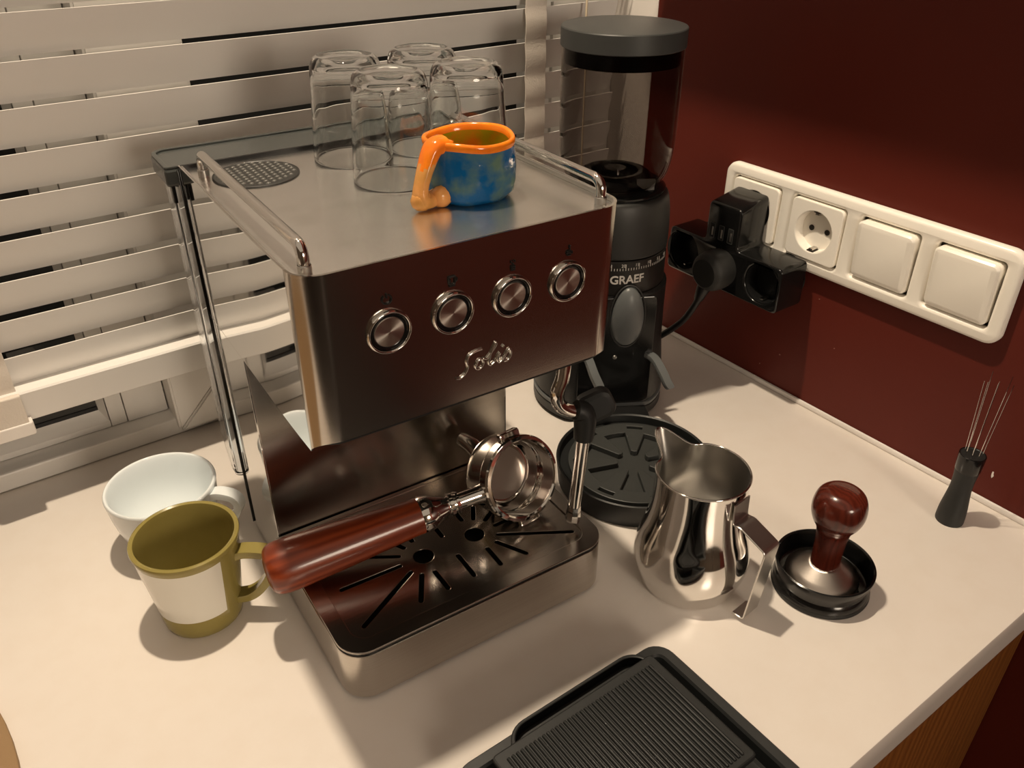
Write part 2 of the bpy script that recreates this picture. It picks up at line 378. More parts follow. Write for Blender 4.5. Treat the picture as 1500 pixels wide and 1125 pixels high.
# ================================================================ the espresso machine
MX, MY, PHI = -0.5375, -0.3999, -0.0536
W, D, ZT = 0.2015, 0.2115, 0.306
def Mw(u, v, z): c, s = math.cos(PHI), math.sin(PHI); return Vector((MX+c*u-s*v, MY+s*u+c*v, z))
def espresso_machine():
    t = thing('espresso_machine', 'brushed steel espresso machine with four round buttons', 'espresso machine', (MX, MY, 0), PHI)
    # body core (dark inside)
    add('chassis', box('ch', 0.003, W-0.003, 0.020, D-0.002, 0.2065, 0.2990, 'black_plastic'), t)
    add('base', rb('base', 0.004, W-0.004, 0.006, D-0.004, 0.0, 0.0035, 0.01, 0.0005, 'black_plastic'), t)
    # column
    col = plate('column', [rrect(0.0008, W-0.0008, 0.0035, 0.205, 0.002, 3)], 0, 0.0015, 0.0003, 'brushed', swap=lambda x, y, z: (x, 0.1337+z, y))
    add('front_panel', col, t)
    add('column', box('column', 0.002, W-0.002, 0.136, D-0.003, 0.0036, 0.206, 'black_plastic'), t)
    # head shell: brushed sheet wrapping the front with round corners
    r = 0.0155
    TILT = 0.045; xe = 0.0009; path = [(xe, r+0.0006)]
    path += [(xe+r-r*math.cos(a), r-r*math.sin(a)) for a in [PI/2*k/10 for k in range(11)]]
    path += [(W-xe-r+r*math.sin(a), r-r*math.cos(a)) for a in [PI/2*k/10 for k in range(11)]]
    path += [(W-xe, r+0.0006)]
    cl = [(W/2, 0.05)]
    def off(d):
        out = []
        for i, (x, y) in enumerate(path):
            a = Vector(path[max(i-1, 0)]); b = Vector(path[min(i+1, len(path)-1)]); tt = (b-a).normalized(); out.append((x-tt.y*d, y+tt.x*d))
        return out
    inn = off(0.0014); sec = path+inn[::-1]
    # lower edge sweeps up a little at the two sides
    zb = lambda y: 0.2062-0.0075*min(max((y-0.001)/0.016, 0), 1)**1.5
    loops = [[(x, y, zb(y)) for x, y in sec], [(x, y, zb(y)+0.0006) for x, y in sec], [(x, y, ZT-0.001) for x, y in sec], [(x, y, ZT) for x, y in sec]]
    vs, fs = loft(loops); vs = [(x, y+TILT*(ZT-z)*min(1, max(0, 1-(y-0.001)/0.0145)), z) for x, y, z in vs]
    add('front_shell', mesh('fs', vs, fs, 'brushed', 40), t)
    # head underside
    add('head_underside', rb('hu', 0.0022, W-0.0022, 0.0062, 0.1335, 0.2035, 0.206, [r, r, 0.001, 0.001], 0.0003, 'black_plastic', 6), t)
    # polished side panels, upper and lower, both sides
    for x0, x1 in ((0.0, 0.0012), (W-0.0012, W)):
        sgn = 1 if x0 == 0.0 else -1; xo = 0.0 if sgn == 1 else W
        vv = [r+0.0007+(D-r-0.0007)*k/40 for k in range(41)]; ease = lambda v: xo+sgn*0.0009*max(0, (0.07-v)/0.054)**2
        sec2 = [(ease(v), v) for v in vv]+[(ease(v)+sgn*0.0011, v) for v in reversed(vv)]
        pv, pf = loft([[(x, y, 0.1982) for x, y in sec2], [(x, y, ZT) for x, y in sec2]])
        add('side_panel', mesh('sp', pv, pf, 'mirror_steel', 30), t)
        add('side_panel', rb('sp', 0.1337, D, 0.0036, 0.1978, x0, x1, 0.0004, 0.0003, 'mirror_steel', 2, plane='yz'), t)
    add('back_panel', box('bp', 0.0014, W-0.0014, D-0.002, D, 0.0036, ZT, 'black_plastic'), t)
    # cup warmer plate, sunk below the rim
    add('cup_plate', rb('cp', 0.0016, W-0.0016, 0.0016, D-0.0022, 0.2995, 0.3030, [r-0.002, r-0.002, 0.001, 0.001], 0.0004, 'brushed_top', 8), t)
    rim = plate('rim', [rrect(0.0013, W-0.0013, 0.0013, D-0.0002, [r-0.001, r-0.001, 0.002, 0.002]), rrect(0.0026, W-0.0026, 0.0026, D-0.0016, [r-0.002, r-0.002, 0.001, 0.001])], 0.3031, 0.3059, 0.0003, 'satin_steel')
    add('plate_rim', rim, t)
    # seam lines of the plate : shallow pressed field
    # vent grille with pressed louvres
    gx, gy, gr = 0.0395, 0.1752, 0.0272
    vg = add('vent_grille', lathe('vg', [(0, 0), (gr, 0), (gr, 0.0007), (gr-0.0008, 0.0010), (gr-0.0012, 0.0007), (0, 0.0007)], 'charcoal', 48), t, (gx, gy, 0.3030))
    parts = []; dome = [(0.0017, 0), (0.0015, 0.0007), (0.0009, 0.0011), (0, 0.0012)]
    for i in range(-8, 9):
        for j in range(-8, 9):
            x = i*0.0045; y = j*0.0048+(0.0024 if i % 2 else 0)
            if math.hypot(x, y) < gr-0.0028:
                v, f = lathe_data(dome, 8); parts.append(([(a*1.0+x, b*0.75+y, c+0.0006) for a, b, c in v], f))
    vs, fs = join_data(parts); o = add('louvres', mesh('lv', vs, fs, 'louvre_steel', 60), vg, kind='stuff')
    # cup rails
    for x in (0.0107, W-0.0103):
        p = bend([(x, 0.1905, 0.3028), (x, 0.1905, 0.3172), (x, 0.0135, 0.3172), (x, 0.0135, 0.3028)], 0.0075, 8)
        ra = add('cup_rail', tube('cr', p, 0.0031, 'chrome', 16), t)
        for y in (0.1905, 0.0135):
            add('collar', lathe('cl', [(0.0033, 0.3028), (0.0036, 0.3032), (0.0036, 0.3072), (0.0033, 0.3076)], 'satin_steel', 20, Matrix.Translation((x, y, 0))), ra)
    # buttons
    names = ('power', 'cup', 'jug', 'steam')
    for i, (u, z) in enumerate(((0.0463, 0.2662), (0.0841, 0.2667), (0.1221, 0.2665), (0.1602, 0.2661))):
        rot = (PI/2+TILT, 0, 0)           # local z -> -v
        b = add('button', lathe('btn', [(0.0086, -0.001), (0.0086, 0.0010), (0.0083, 0.0013), (0, 0.00135)], 'spun_steel', 48), t, (u, -0.0002+TILT*(ZT-z), z), rot)
        add('ring', lathe('ring', smooth_prof([(0.0108, -0.0005), (0.0108, 0.0012), (0.0114, 0.0024), (0.0122, 0.0022), (0.0127, 0.0010), (0.0128, -0.0005)], 3), 'chrome', 48), b)
        add('gasket', lathe('gk', [(0.0087, 0.0), (0.0087, 0.0007), (0.0092, 0.0010), (0.0099, 0.0010), (0.0104, 0.0016), (0.0108, 0.0012), (0.0108, 0)], 'black_gloss', 48), b)
        # pictogram above the button (thin printed strokes)
        st = []
        def ln(pts, w=0.0005): st.append(tube_data([(x, 0.0192+y, 0.0003) for x, y in pts], w*1.35, 6))
        if i == 0:
            ln([(0.0026*math.sin(a), -0.0006+0.0026*math.cos(a)) for a in [0.6+5.08*k/16 for k in range(17)]], 0.0004); ln([(0, 0.0002), (0, 0.0026)], 0.0004)
        elif i == 1:
            ln([(-0.0022, 0.0022), (-0.0020, -0.0018), (-0.001, -0.0024), (0.001, -0.0024), (0.0016, -0.0018), (0.0018, 0.0022)], 0.0004); ln([(-0.0022, 0.0022), (0.0018, 0.0022)], 0.0004)
            ln([(-0.0016, 0.0012), (-0.0015, -0.0016)], 0.0005); ln([(0.0018, 0.0014), (0.0030, 0.0008), (0.0028, -0.0006), (0.0017, -0.0010)], 0.0003); ln([(-0.002, -0.0032), (0.0018, -0.0032)], 0.0003)
        elif i == 2:
            ln([(-0.0013, -0.0008), (0.0013, -0.0008)], 0.0005); ln([(-0.0012, -0.0018), (0.0012, -0.0018)], 0.0006); ln([(-0.0012, -0.0028), (0.0012, -0.0028)], 0.0005)
            ln([(0, 0.0004), (0, 0.0012)], 0.0004); ln([(-0.0013, 0.0028), (-0.0013, 0.0012)], 0.0002); ln([(0.0013, 0.0028), (0.0013, 0.0012)], 0.0002); ln([(0, 0.0022), (0, 0.0026)], 0.0003)
        else:
            ln([(0.0006, 0.0034), (-0.0002, 0.0022), (0.0007, 0.0010)], 0.0003); ln([(-0.0018, -0.0004), (0.0004, 0.0002), (0.0020, -0.0008)], 0.0004); ln([(-0.0020, -0.0016), (0, -0.0010), (0.0022, -0.0018)], 0.0004); ln([(-0.0014, -0.0026), (0.0012, -0.0026)], 0.0003)
        vs, fs = join_data(st); add('pictogram', mesh('pic', vs, fs, 'icon_black', 60), b)
    # raised script lettering "Solis"
    lu, lz, s = 0.0868, 0.2248, 0.0128
    def P(*pts): return [(lu+x*s+0.12*y*s, -0.0004+TILT*(ZT-lz-y*s), lz+y*s) for x, y in pts]
    strokes = [
        P((-0.08, -0.10), (0.14, -0.14), (0.38, 0.06), (0.46, 0.34), (0.38, 0.60), (0.44, 0.86), (0.70, 1.00), (1.10, 1.04)),                     # S
        P((1.22, 0.50), (1.02, 0.50), (0.88, 0.28), (0.96, 0.06), (1.16, 0.06), (1.28, 0.28), (1.22, 0.50), (1.42, 0.44)),                         # o
        P((1.42, 0.44), (1.74, 0.84), (1.86, 1.10), (1.78, 1.12), (1.62, 0.70), (1.58, 0.22), (1.68, 0.04), (1.86, 0.14)),                          # l
        P((1.86, 0.14), (2.10, 0.54), (2.06, 0.20), (2.16, 0.04), (2.34, 0.18)),                                                                     # i
        P((2.20, 0.80), (2.28, 0.90)),
        P((2.34, 0.18), (2.62, 0.60), (2.74, 0.28), (2.62, 0.04), (2.40, 0.02))]                                                                     # s
    parts = [tube_data(resample(q, 5), 0.00078, 8) for q in strokes]
    vs, fs = join_data(parts); add('lettering', mesh('lett', vs, fs, 'mirror_steel', 60), t, label='raised script lettering on the front panel')
    # group head
    gh = add('group_head', lathe('gh', [(0, 0.196), (0.026, 0.196), (0.0265, 0.192), (0.031, 0.190), (0.0345, 0.1915), (0.0345, 0.2034), (0, 0.2034)], 'chrome', 64, Matrix.Translation((0.1034, 0.070, 0))), t)
    add('shower_screen', lathe('ss', [(0, 0.1935), (0.0255, 0.1945), (0.0258, 0.1958), (0, 0.1958)], 'satin_steel', 48, Matrix.Translation((0.1034, 0.070, 0))), gh)
    add('alignment_plate', box('ap', 0.134, 0.150, 0.060, 0.066, 0.188, 0.2034, 'satin_steel', 0.001), gh)
    # drip tray
    u0, u1, v0, v1 = -0.0030, 0.2065, -0.0022, 0.1325
    rr = [0.019, 0.019, 0.001, 0.001]
    dt = add('drip_tray', plate('dt', [rrect(u0, u1, v0, v1, rr), rrect(u0+0.0015, u1-0.0015, v0+0.0015, v1-0.0015, [0.0175, 0.0175, 0.001, 0.001])], 0.0032, 0.0422, 0.0004, 'brushed'), t)
    add('liner', rb('liner', u0+0.0016, u1-0.0016, v0+0.0016, v1-0.0016, 0.0034, 0.0300, [0.0174, 0.0174, 0.001, 0.001], 0.0005, 'black_void'), dt)
    add('seal', plate('seal', [rrect(u0+0.0008, u1-0.0008, v0+0.0008, v1-0.0005, [0.018, 0.018, 0.001, 0.001]), rrect(u0+0.006, u1-0.006, v0+0.006, v1-0.006, [0.014, 0.014, 0.001, 0.001])], 0.0423, 0.0446, 0.0003, 'black_gloss'), dt)
    i_ = 0.0115
    ring_in = rrect(u0+i_, u1-i_, v0+i_, v1-0.004, [0.011, 0.011, 0.004, 0.004])
    dg = add('drip_grid', plate('dg', [rrect(u0, u1, v0, v1, rr), ring_in], 0.0447, 0.0462, 0.0004, 'grid_steel'), t)
    uc, vc = 0.1034, 0.0578
    base = [((0.0188, 0.0588), (0.0630, 0.0578)), ((0.0185, 0.0205), (0.0668, 0.0478)), ((0.0604, 0.0199), (0.0722, 0.0415)), ((0.0818, 0.0205), (0.0815, 0.0391)),
            ((0.1034, 0.0213), (0.1034, 0.0445)), ((0.0492, 0.0774), (0.0665, 0.0671)), ((0.0670, 0.0850), (0.0737, 0.0730)), ((0.0818, 0.0890), (0.0821, 0.0765)), ((0.1034, 0.0690), (0.1034, 0.0890)),
            ((0.0200, 0.0980), (0.0440, 0.0830))]
    slots = []
    for a, b in base:
        slots.append(slot(a, b, 0.0034))
        if abs(a[0]-uc) > 1e-4: slots.append(slot((2*uc-a[0], a[1]), (2*uc-b[0], b[1]), 0.0034))
    inner = plate('gi', [rrect(u0+i_-0.001, u1-i_+0.001, v0+i_-0.001, v1-0.003, [0.012, 0.012, 0.004, 0.004]), circle(0.0820, 0.0575, 0.0075), circle(0.1248, 0.0575, 0.0075)]+slots, 0.0432, 0.0449, 0.0004, 'grid_steel')
    add('slotted_plate', inner, dg)
    # water tank at the back: hollow clear shell with lid
    t0, t1, y0, y1 = -0.0055, W+0.0055, D+0.0006, D+0.034
    def sh(i, z, dy=0.0): return [(x, y, z) for x, y in rrect(t0+i, t1-i, y0+i*0.6, y1-i-dy, 0.006-i*0.5, 5)]
    loops = [sh(0, 0.052, 0.012), sh(0, 0.075), sh(0, 0.292), sh(0.0020, 0.292), sh(0.0020, 0.078), sh(0.0020, 0.0545, 0.012)]
    vs, fs = loft(loops); tank = add('water_tank', mesh('tank', vs, fs, 'tank_plastic', 35), t, label='clear plastic water tank')
    lid = add('tank_lid', rb('lid', t0-0.0035, t1+0.0035, D-0.0005, D+0.0465, 0.2925, 0.3045, [0.002, 0.002, 0.010, 0.010], 0.002, 'tank_lid', 8), tank, label='dark grey tank lid')
    add('lid_lip', plate('ll', [rrect(t0-0.003, t1+0.003, D, D+0.046, [0.002, 0.002, 0.010, 0.010]), rrect(t0+0.000, t1-0.000, D+0.003, D+0.043, [0.001, 0.001, 0.008, 0.008])], 0.3045, 0.3058, 0.0005, 'tank_lid'), tank)
    add('tank_catch', rb('tc', t0-0.001, t0+0.0015, D+0.001, D+0.008, 0.281, 0.2923, 0.001, 0.0005, 'black_gloss', 3), tank)
    # black corner strip of the body beside the tank
    add('corner_strip', box('cs', -0.0012, 0.0, D-0.0007, D, 0.0036, 0.3035, 'black_gloss', 0.0003), t)
    # steam wand
    p = resample([(0.187, 0.040, 0.204), (0.1865, 0.036, 0.188), (0.1835, 0.0335, 0.175), (0.1795, 0.0330, 0.1655), (0.1810, 0.0325, 0.1560), (0.1880, 0.0310, 0.1495), (0.198, 0.0290, 0.1450)], 5)
    sw = add('steam_wand', tube('sw', p, 0.0049, 'chrome', 16), t)
    add('pipe_ring', lathe('pr', [(0.0044, 0), (0.0062, 0.0008), (0.0062, 0.004), (0.0044, 0.005)], 'chrome', 24, Matrix.Translation((0.1869, 0.038, 0.195))), sw)
    add('joint', tube('jt', resample([(0.1935, 0.0300, 0.1480), (0.1990, 0.0285, 0.1450), (0.2005, 0.0275, 0.1370), (0.1990, 0.0262, 0.1230)], 5), [0.0070+0.0012*math.sin(PI*k/15) for k in range(16)], 'matte_black', 16), sw, label='black rubber joint')
    kn = rb('kn', -0.013, 0.014, -0.0110, 0.0110, -0.0075, 0.0075, 0.008, 0.004, 'matte_black', 6, M=frame_to((0.2115, 0.0310, 0.1450), (-0.45, -0.85, 0.2), (0.75, -0.3, 0.35)))
    add('grip_tab', kn, sw, label='black finger grip')
    add('wand_tube', tube('wt', [(0.1988, 0.0260, 0.124), (0.1955, 0.0245, 0.095), (0.1918, 0.0234, 0.0665)], 0.0047, 'chrome', 16), sw)
    nz = lathe('nz', [(0, 0.0), (0.0034, 0.0), (0.0054, 0.0016), (0.0058, 0.004), (0.0051, 0.012), (0.0050, 0.0155), (0, 0.0157)], 'chrome', 8, frame_to((0.1901, 0.0229, 0.0515), (0.12, 0.04, 1)), sharp=20)
    add('nozzle', nz, sw)
    return t
espresso_machine()

# ---------------------------------------------------------------- portafilter
def portafilter():
    q = Mw(0.165, 0.056, 0.0463)
    t = thing('portafilter', 'chrome portafilter with long reddish wooden handle lying on the drip grid', 'portafilter', q, PHI)
    o = Vector((0.165, 0.056, 0.0463)); n = Vector((0.10, -0.92, 0.36)).normalized(); ring = Vector((0.166, 0.056, 0.0818))
    end = Vector((-0.0209, 0.0832, 0.0638)); a = (end-ring).normalized()
    M = Matrix.Translation(-o) @ frame_to(ring, n, a)
    ro, ri = 0.0330, 0.0300
    prof = [(0.0, -0.034), (0.0245, -0.034), (0.0285, -0.0315), (0.0308, -0.028), (0.0315, -0.020), (0.0315, -0.010), (0.0318, -0.0085), (ro, -0.0070), (ro, 0.0000), (ro-0.0012, 0.0015), (0.0312, 0.0015), (0.0308, 0.0004), (0.0306, -0.004), (0.0302, -0.030), (0, -0.031)]
    cup = add('cup', lathe('cup', prof, 'chrome', 96, M), t)
    bk = [(0.0322, 0.0016), (0.0322, 0.0024), (0.0300, 0.0030), (0.0288, 0.0022), (0.0284, 0.0004), (0.0282, -0.009), (0.0272, -0.011), (0.0260, -0.0125), (0.0252, -0.019), (0.0232, -0.0235), (0.0215, -0.0240), (0.0, -0.0242)]
    add('filter_basket', lathe('bk', bk, 'chrome', 96, M), t)
    add('perforated_base', lathe('pb', [(0.0205, -0.0236), (0.0205, -0.0232), (0.0, -0.0234)], 'basket_steel', 64, M), t)
    for s in (PI*0.5, PI*1.5):    # lugs
        mm = M @ Matrix.Rotation(s, 4, 'Z')
        add('lug', rb('lug', 0.030, 0.0378, -0.009, 0.009, -0.0065, -0.0015, 0.002, 0.001, 'chrome', 4, M=mm), t)
    # double spout
    for s in (-1, 1):
        pth = resample([(0.0, 0.0, -0.033), (0.003, s*0.005, -0.040), (0.004, s*0.013, -0.044), (0.004, s*0.020, -0.0535), (0.004, s*0.0235, -0.0660)], 5)
        vs, fs = tube_data(pth, [0.0082-0.00012*i for i in range(len(pth))], 14)
        add('spout', mesh('spout', [M @ Vector(v) for v in vs], fs, 'chrome', 50), t)
    # neck and ferrule along the handle axis
    hz = frame_to(ring-o+a*0.031, a, n)
    add('neck', lathe('neck', smooth_prof([(0.0075, 0.0), (0.0066, 0.004), (0.0064, 0.016), (0.0064, 0.020)], 3)+[(0.0082, 0.0205), (0.0084, 0.0225), (0.0070, 0.0230), (0.0070, 0.0245), (0.0088, 0.0250), (0.0090, 0.0275), (0.0072, 0.0280), (0.0072, 0.030), (0.0112, 0.0385), (0.0132, 0.0420), (0.0138, 0.0480), (0.0132, 0.0500), (0, 0.0500)], 'chrome', 40, hz, 30), t)
    L = (end-ring).length-0.031
    hp = smooth_prof([(0.0132, 0.0500), (0.0136, 0.060), (0.0150, 0.080), (0.0166, 0.105), (0.0182, L-0.025), (0.0187, L-0.012), (0.0179, L-0.004), (0.0150, L+0.0008), (0.0090, L+0.0030)], 6)+[(0, L+0.0032)]
    # turned handle, kept in its own frame so that the grain runs lengthwise
    hd = lathe('handle', [(0, 0.0497)]+hp, 'rosewood', 48, None, 60)
    ob = add('handle', hd, t, label='reddish brown wooden handle'); ob.matrix_local = hz
    return t
portafilter()
rw = MATS['rosewood'].node_tree
for nd in rw.nodes:
    if nd.type == 'MAPPING': nd.inputs['Scale'].default_value = (46, 46, 5)

# ---------------------------------------------------------------- tumblers upside down on the machine
def tumblers():
    ro, h = 0.0272, 0.0655
    out = smooth_prof([(0.0264, 0.0), (0.0272, 0.0012), (0.0270, 0.006)], 3)[:-1]+[(0.0270-(0.0270-0.0236)*k/8, 0.006+(0.055-0.006)*k/8) for k in range(9)]
    out += smooth_prof([(0.0236, 0.055), (0.0232, 0.0595), (0.0216, 0.0635), (0.0185, 0.0655), (0.0165, 0.0652)], 4)[1:]
    out += [(0.0150, 0.0643), (0.0, 0.0640)]
    inn = [(0.0, 0.0590), (0.0165, 0.0592), (0.0200, 0.0580), (0.0220, 0.0545), (0.0228, 0.048)]+[(0.0228+(0.0258-0.0228)*k/6, 0.048-0.044*k/6) for k in range(1, 7)]+[(0.0259, 0.0008), (0.0264, 0.0)]
    vs, fs = lathe_data(out+inn, 72)
    # lightly faceted lower wall like pressed glass
    v2 = []
    for x, y, z in vs:
        a = math.atan2(y, x); r = math.hypot(x, y); f = 1+0.006*math.cos(10*a)*max(0, min(1, (z-0.012)/0.02)) if r > 0.018 else 1
        v2.append((x*f*0.972, y*f*0.972, z))
    me = mesh('tumbler', v2, fs, 'glass', 40)
    L = ['clear glass tumbler upside down, front left of four on the machine', 'clear glass tumbler upside down, back left of four on the machine',
         'clear glass tumbler upside down, back right of four on the machine', 'clear glass tumbler upside down behind the blue and orange mug']
    for (u, v), lb, rz in zip(((0.1110, 0.1195), (0.1072, 0.1760), (0.1605, 0.1725), (0.1617, 0.1150)), L, (0.1, 0.5, 0.8, 0.25)):
        o = add('glass_tumbler', me, None, Mw(u, v, 0.30305), (0, 0, rz)); tag(o, lb, 'glass', 'four tumblers on the cup plate')
tumblers()

# ---------------------------------------------------------------- handmade mug
def handmade_mug():
    base = Mw(0.1355, 0.0690, 0.30305)
    t = thing('pottery_mug', 'small lumpy handmade mug glazed blue with an orange rim', 'mug', base, PHI)
    seg = 56
    def wob(a, z): return 1+0.030*math.sin(2*a+1.3+z*40)+0.018*math.sin(5*a+0.4-z*110)*max(0, 1-z/0.034)+0.016*math.sin(8*a+z*260)*max(0, 1-z/0.034)
    def top(a): return 0.0009*math.sin(2*a+0.6)+0.0002*math.sin(5*a+1.0)
    prof = [(0.0, 0.0), (0.018, 0.0), (0.0235, 0.0012), (0.0262, 0.005), (0.0272, 0.011), (0.0270, 0.018), (0.0262, 0.025), (0.0260, 0.0315)]
    rimp = [(0.0260, 0.0315), (0.0264, 0.0330), (0.0264, 0.0348), (0.0257, 0.0359), (0.0243, 0.0359), (0.0235, 0.0348), (0.0232, 0.0320)]
    inn = [(0.0232, 0.0320), (0.0234, 0.024), (0.0232, 0.014), (0.0215, 0.007), (0.016, 0.0045), (0, 0.004)]
    def build(pr, m_):
        vs, fs = lathe_data(pr, seg); o = []
        for x, y, z in vs:
            a = math.atan2(y, x); w = wob(a, z) if math.hypot(x, y) > 0.001 else 1; o.append((x*w, y*w, z+top(a)*max(0, min(1, (z-0.01)/0.02))))
        return mesh('mug', o, fs, m_, 70)
    add('body', build(prof, 'blue_glaze'), t); add('rim', build(rimp, 'orange_glaze'), t, label='uneven orange rim'); add('inside', build(inn, 'green_glaze'), t, label='mottled green and orange inside')
    # handle: a rolled strip from the rim down to a folded lump by the foot, pointing left towards the front
    d = Vector((-0.86, -0.30, 0)).normalized()
    d = Vector((-0.95, -0.26, 0)).normalized()
    P = [d*0.021+Vector((0, 0, 0.0345)), d*0.0285+Vector((0, 0, 0.0335)), d*0.034+Vector((0, 0, 0.0250)), d*0.0385+Vector((0, 0, 0.0150)), d*0.0395+Vector((0, 0, 0.0080)), d*0.036+Vector((0, 0, 0.0050)), d*0.028+Vector((0, 0, 0.0055)), d*0.022+Vector((0, 0, 0.007))]
    pth = resample(P, 6); n = len(pth); rr = []
    for i in range(n):
        s = i/(n-1); rr.append(0.0050+0.0007*math.sin(7*s+1)+0.0012*math.exp(-((s-0.62)/0.12)**2)+0.0010*math.exp(-(s/0.15)**2))
    sec = [(0.8*math.cos(2*PI*k/14), 1.15*math.sin(2*PI*k/14)*(1+0.08*math.cos(4*PI*k/14))) for k in range(14)]
    hv, hf = tube_data(pth, rr, section=sec); hmi = [1 if sum(hv[i].z for i in f)/len(f) > 0.0255+0.002*math.sin(k*1.7) else 0 for k, f in enumerate(hf)]
    h = add('handle', mesh('hd', hv, hf, ('peach_glaze', 'orange_glaze'), 80, hmi), t, label='peach orange handle pressed onto the wall')
    def blob(name, c, r, m_, par):
        vs, fs = lathe_data([(0, -1), (.5, -.87), (.87, -.5), (1, 0), (.87, .5), (.5, .87), (0, 1)], 16)
        o = [Vector(c)+Vector((x*r[0]*(1+.12*math.sin(3*math.atan2(y, x)+z*2)), y*r[1], z*r[2])) for x, y, z in vs]; add(name, mesh(name, o, fs, m_, 80), par)
    blob('clay_lump', d*0.0395+Vector((0.0005, 0, 0.0064)), (0.0062, 0.0055, 0.0063), 'peach_glaze', h)
    blob('clay_lump', d*0.0300+Vector((0.004, -0.0030, 0.0066)), (0.0066, 0.0055, 0.0064), 'peach_glaze', h)
    blob('clay_lump', d*0.0240+Vector((0.002, -0.001, 0.0340)), (0.0075, 0.0055, 0.0036), 'orange_glaze', h)
handmade_mug()

# ---------------------------------------------------------------- cups at the left
def cups():
    hd = Vector((0.81, -0.586, 0))
    t = thing('olive_mug', 'olive green mug with a white painted band, left of the machine', 'mug', (-0.592, -0.2585, 0))
    out = [(0, 0.002), (0.0225, 0.002), (0.0235, 0.0), (0.0265, 0.0), (0.0280, 0.0015), (0.0288, 0.006), (0.0297, 0.0180), (0.0345, 0.0560), (0.0358, 0.0680), (0.0366, 0.0705), (0.0372, 0.0730), (0.0368, 0.0745), (0.0354, 0.0752), (0.0338, 0.0745), (0.0334, 0.0725), (0.0332, 0.0690), (0.0312, 0.050), (0.0275, 0.020), (0.0262, 0.0100), (0.0235, 0.0062), (0.018, 0.0052), (0, 0.0050)]
    seg = 120; vs, fs = lathe_data(out, seg); mi = []
    a1 = math.degrees(math.atan2(-0.92, 0.38))   # right end of the painted band
    for f in fs:
        c = sum((Vector(vs[i]) for i in f), Vector())/len(f); r = math.hypot(c.x, c.y); a = math.degrees(math.atan2(c.y, c.x))
        onw = 0.0182 < c.z < 0.0675 and r > 0.0302-0.0004+(c.z-0.018)*0.06 and r > 0.0296+(c.z-0.018)*0.115
        dd = (a1-a) % 360
        mi.append(1 if onw and dd < 165 else 0)
    me = mesh('ob', vs, fs, ('olive_glaze', 'cream_glaze'), 40, mi); add('body', me, t)
    P = [hd*0.0325+Vector((0, 0, 0.0575)), hd*0.040+Vector((0, 0, 0.0600)), hd*0.0535+Vector((0, 0, 0.0590)), hd*0.0585+Vector((0, 0, 0.0535)), hd*0.0560+Vector((0, 0, 0.0400)), hd*0.047+Vector((0, 0, 0.0260)), hd*0.038+Vector((0, 0, 0.0185)), hd*0.0285+Vector((0, 0, 0.0160))]
    add('handle', strap('h', resample(P, 6), (0.586, 0.81, 0), 0.0115, 0.0058, 'olive_glaze', 70), t)
    t = thing('cappuccino_cup', 'wide white porcelain cappuccino cup standing behind the olive mug', 'cup', (-0.5863, -0.1688, 0))
    out = [(0, 0.003), (0.0190, 0.003), (0.0200, 0.0), (0.0230, 0.0), (0.0238, 0.0020), (0.0240, 0.0045)]+smooth_prof([(0.0240, 0.0045), (0.0305, 0.0120), (0.0365, 0.0240), (0.0402, 0.0400), (0.0418, 0.0540), (0.0422, 0.0570), (0.0412, 0.0588), (0.0396, 0.0582), (0.0385, 0.0540), (0.0362, 0.0400), (0.0322, 0.0260), (0.0240, 0.0130), (0.0140, 0.0082), (0.0, 0.0072)], 4)
    add('body', lathe('cup', out, 'white_glaze', 96, None, 50), t)
    hd2 = Vector((0.76, -0.65, 0)).normalized(); sd = Vector((-hd2.y, hd2.x, 0))
    P = [hd2*0.0385+Vector((0, 0, 0.0500)), hd2*0.047+Vector((0, 0, 0.0525)), hd2*0.0580+Vector((0, 0, 0.0500)), hd2*0.0615+Vector((0, 0, 0.0420)), hd2*0.0560+Vector((0, 0, 0.0310)), hd2*0.0450+Vector((0, 0, 0.0240)), hd2*0.034+Vector((0, 0, 0.0215))]
    pth = resample(P, 6); sec = [(0.62*math.cos(2*PI*k/16), 1.0*math.sin(2*PI*k/16)) for k in range(16)]
    add('handle', strap('h', pth, sd, 0.0105, 0.0060, 'white_glaze', 70), t)
cups()

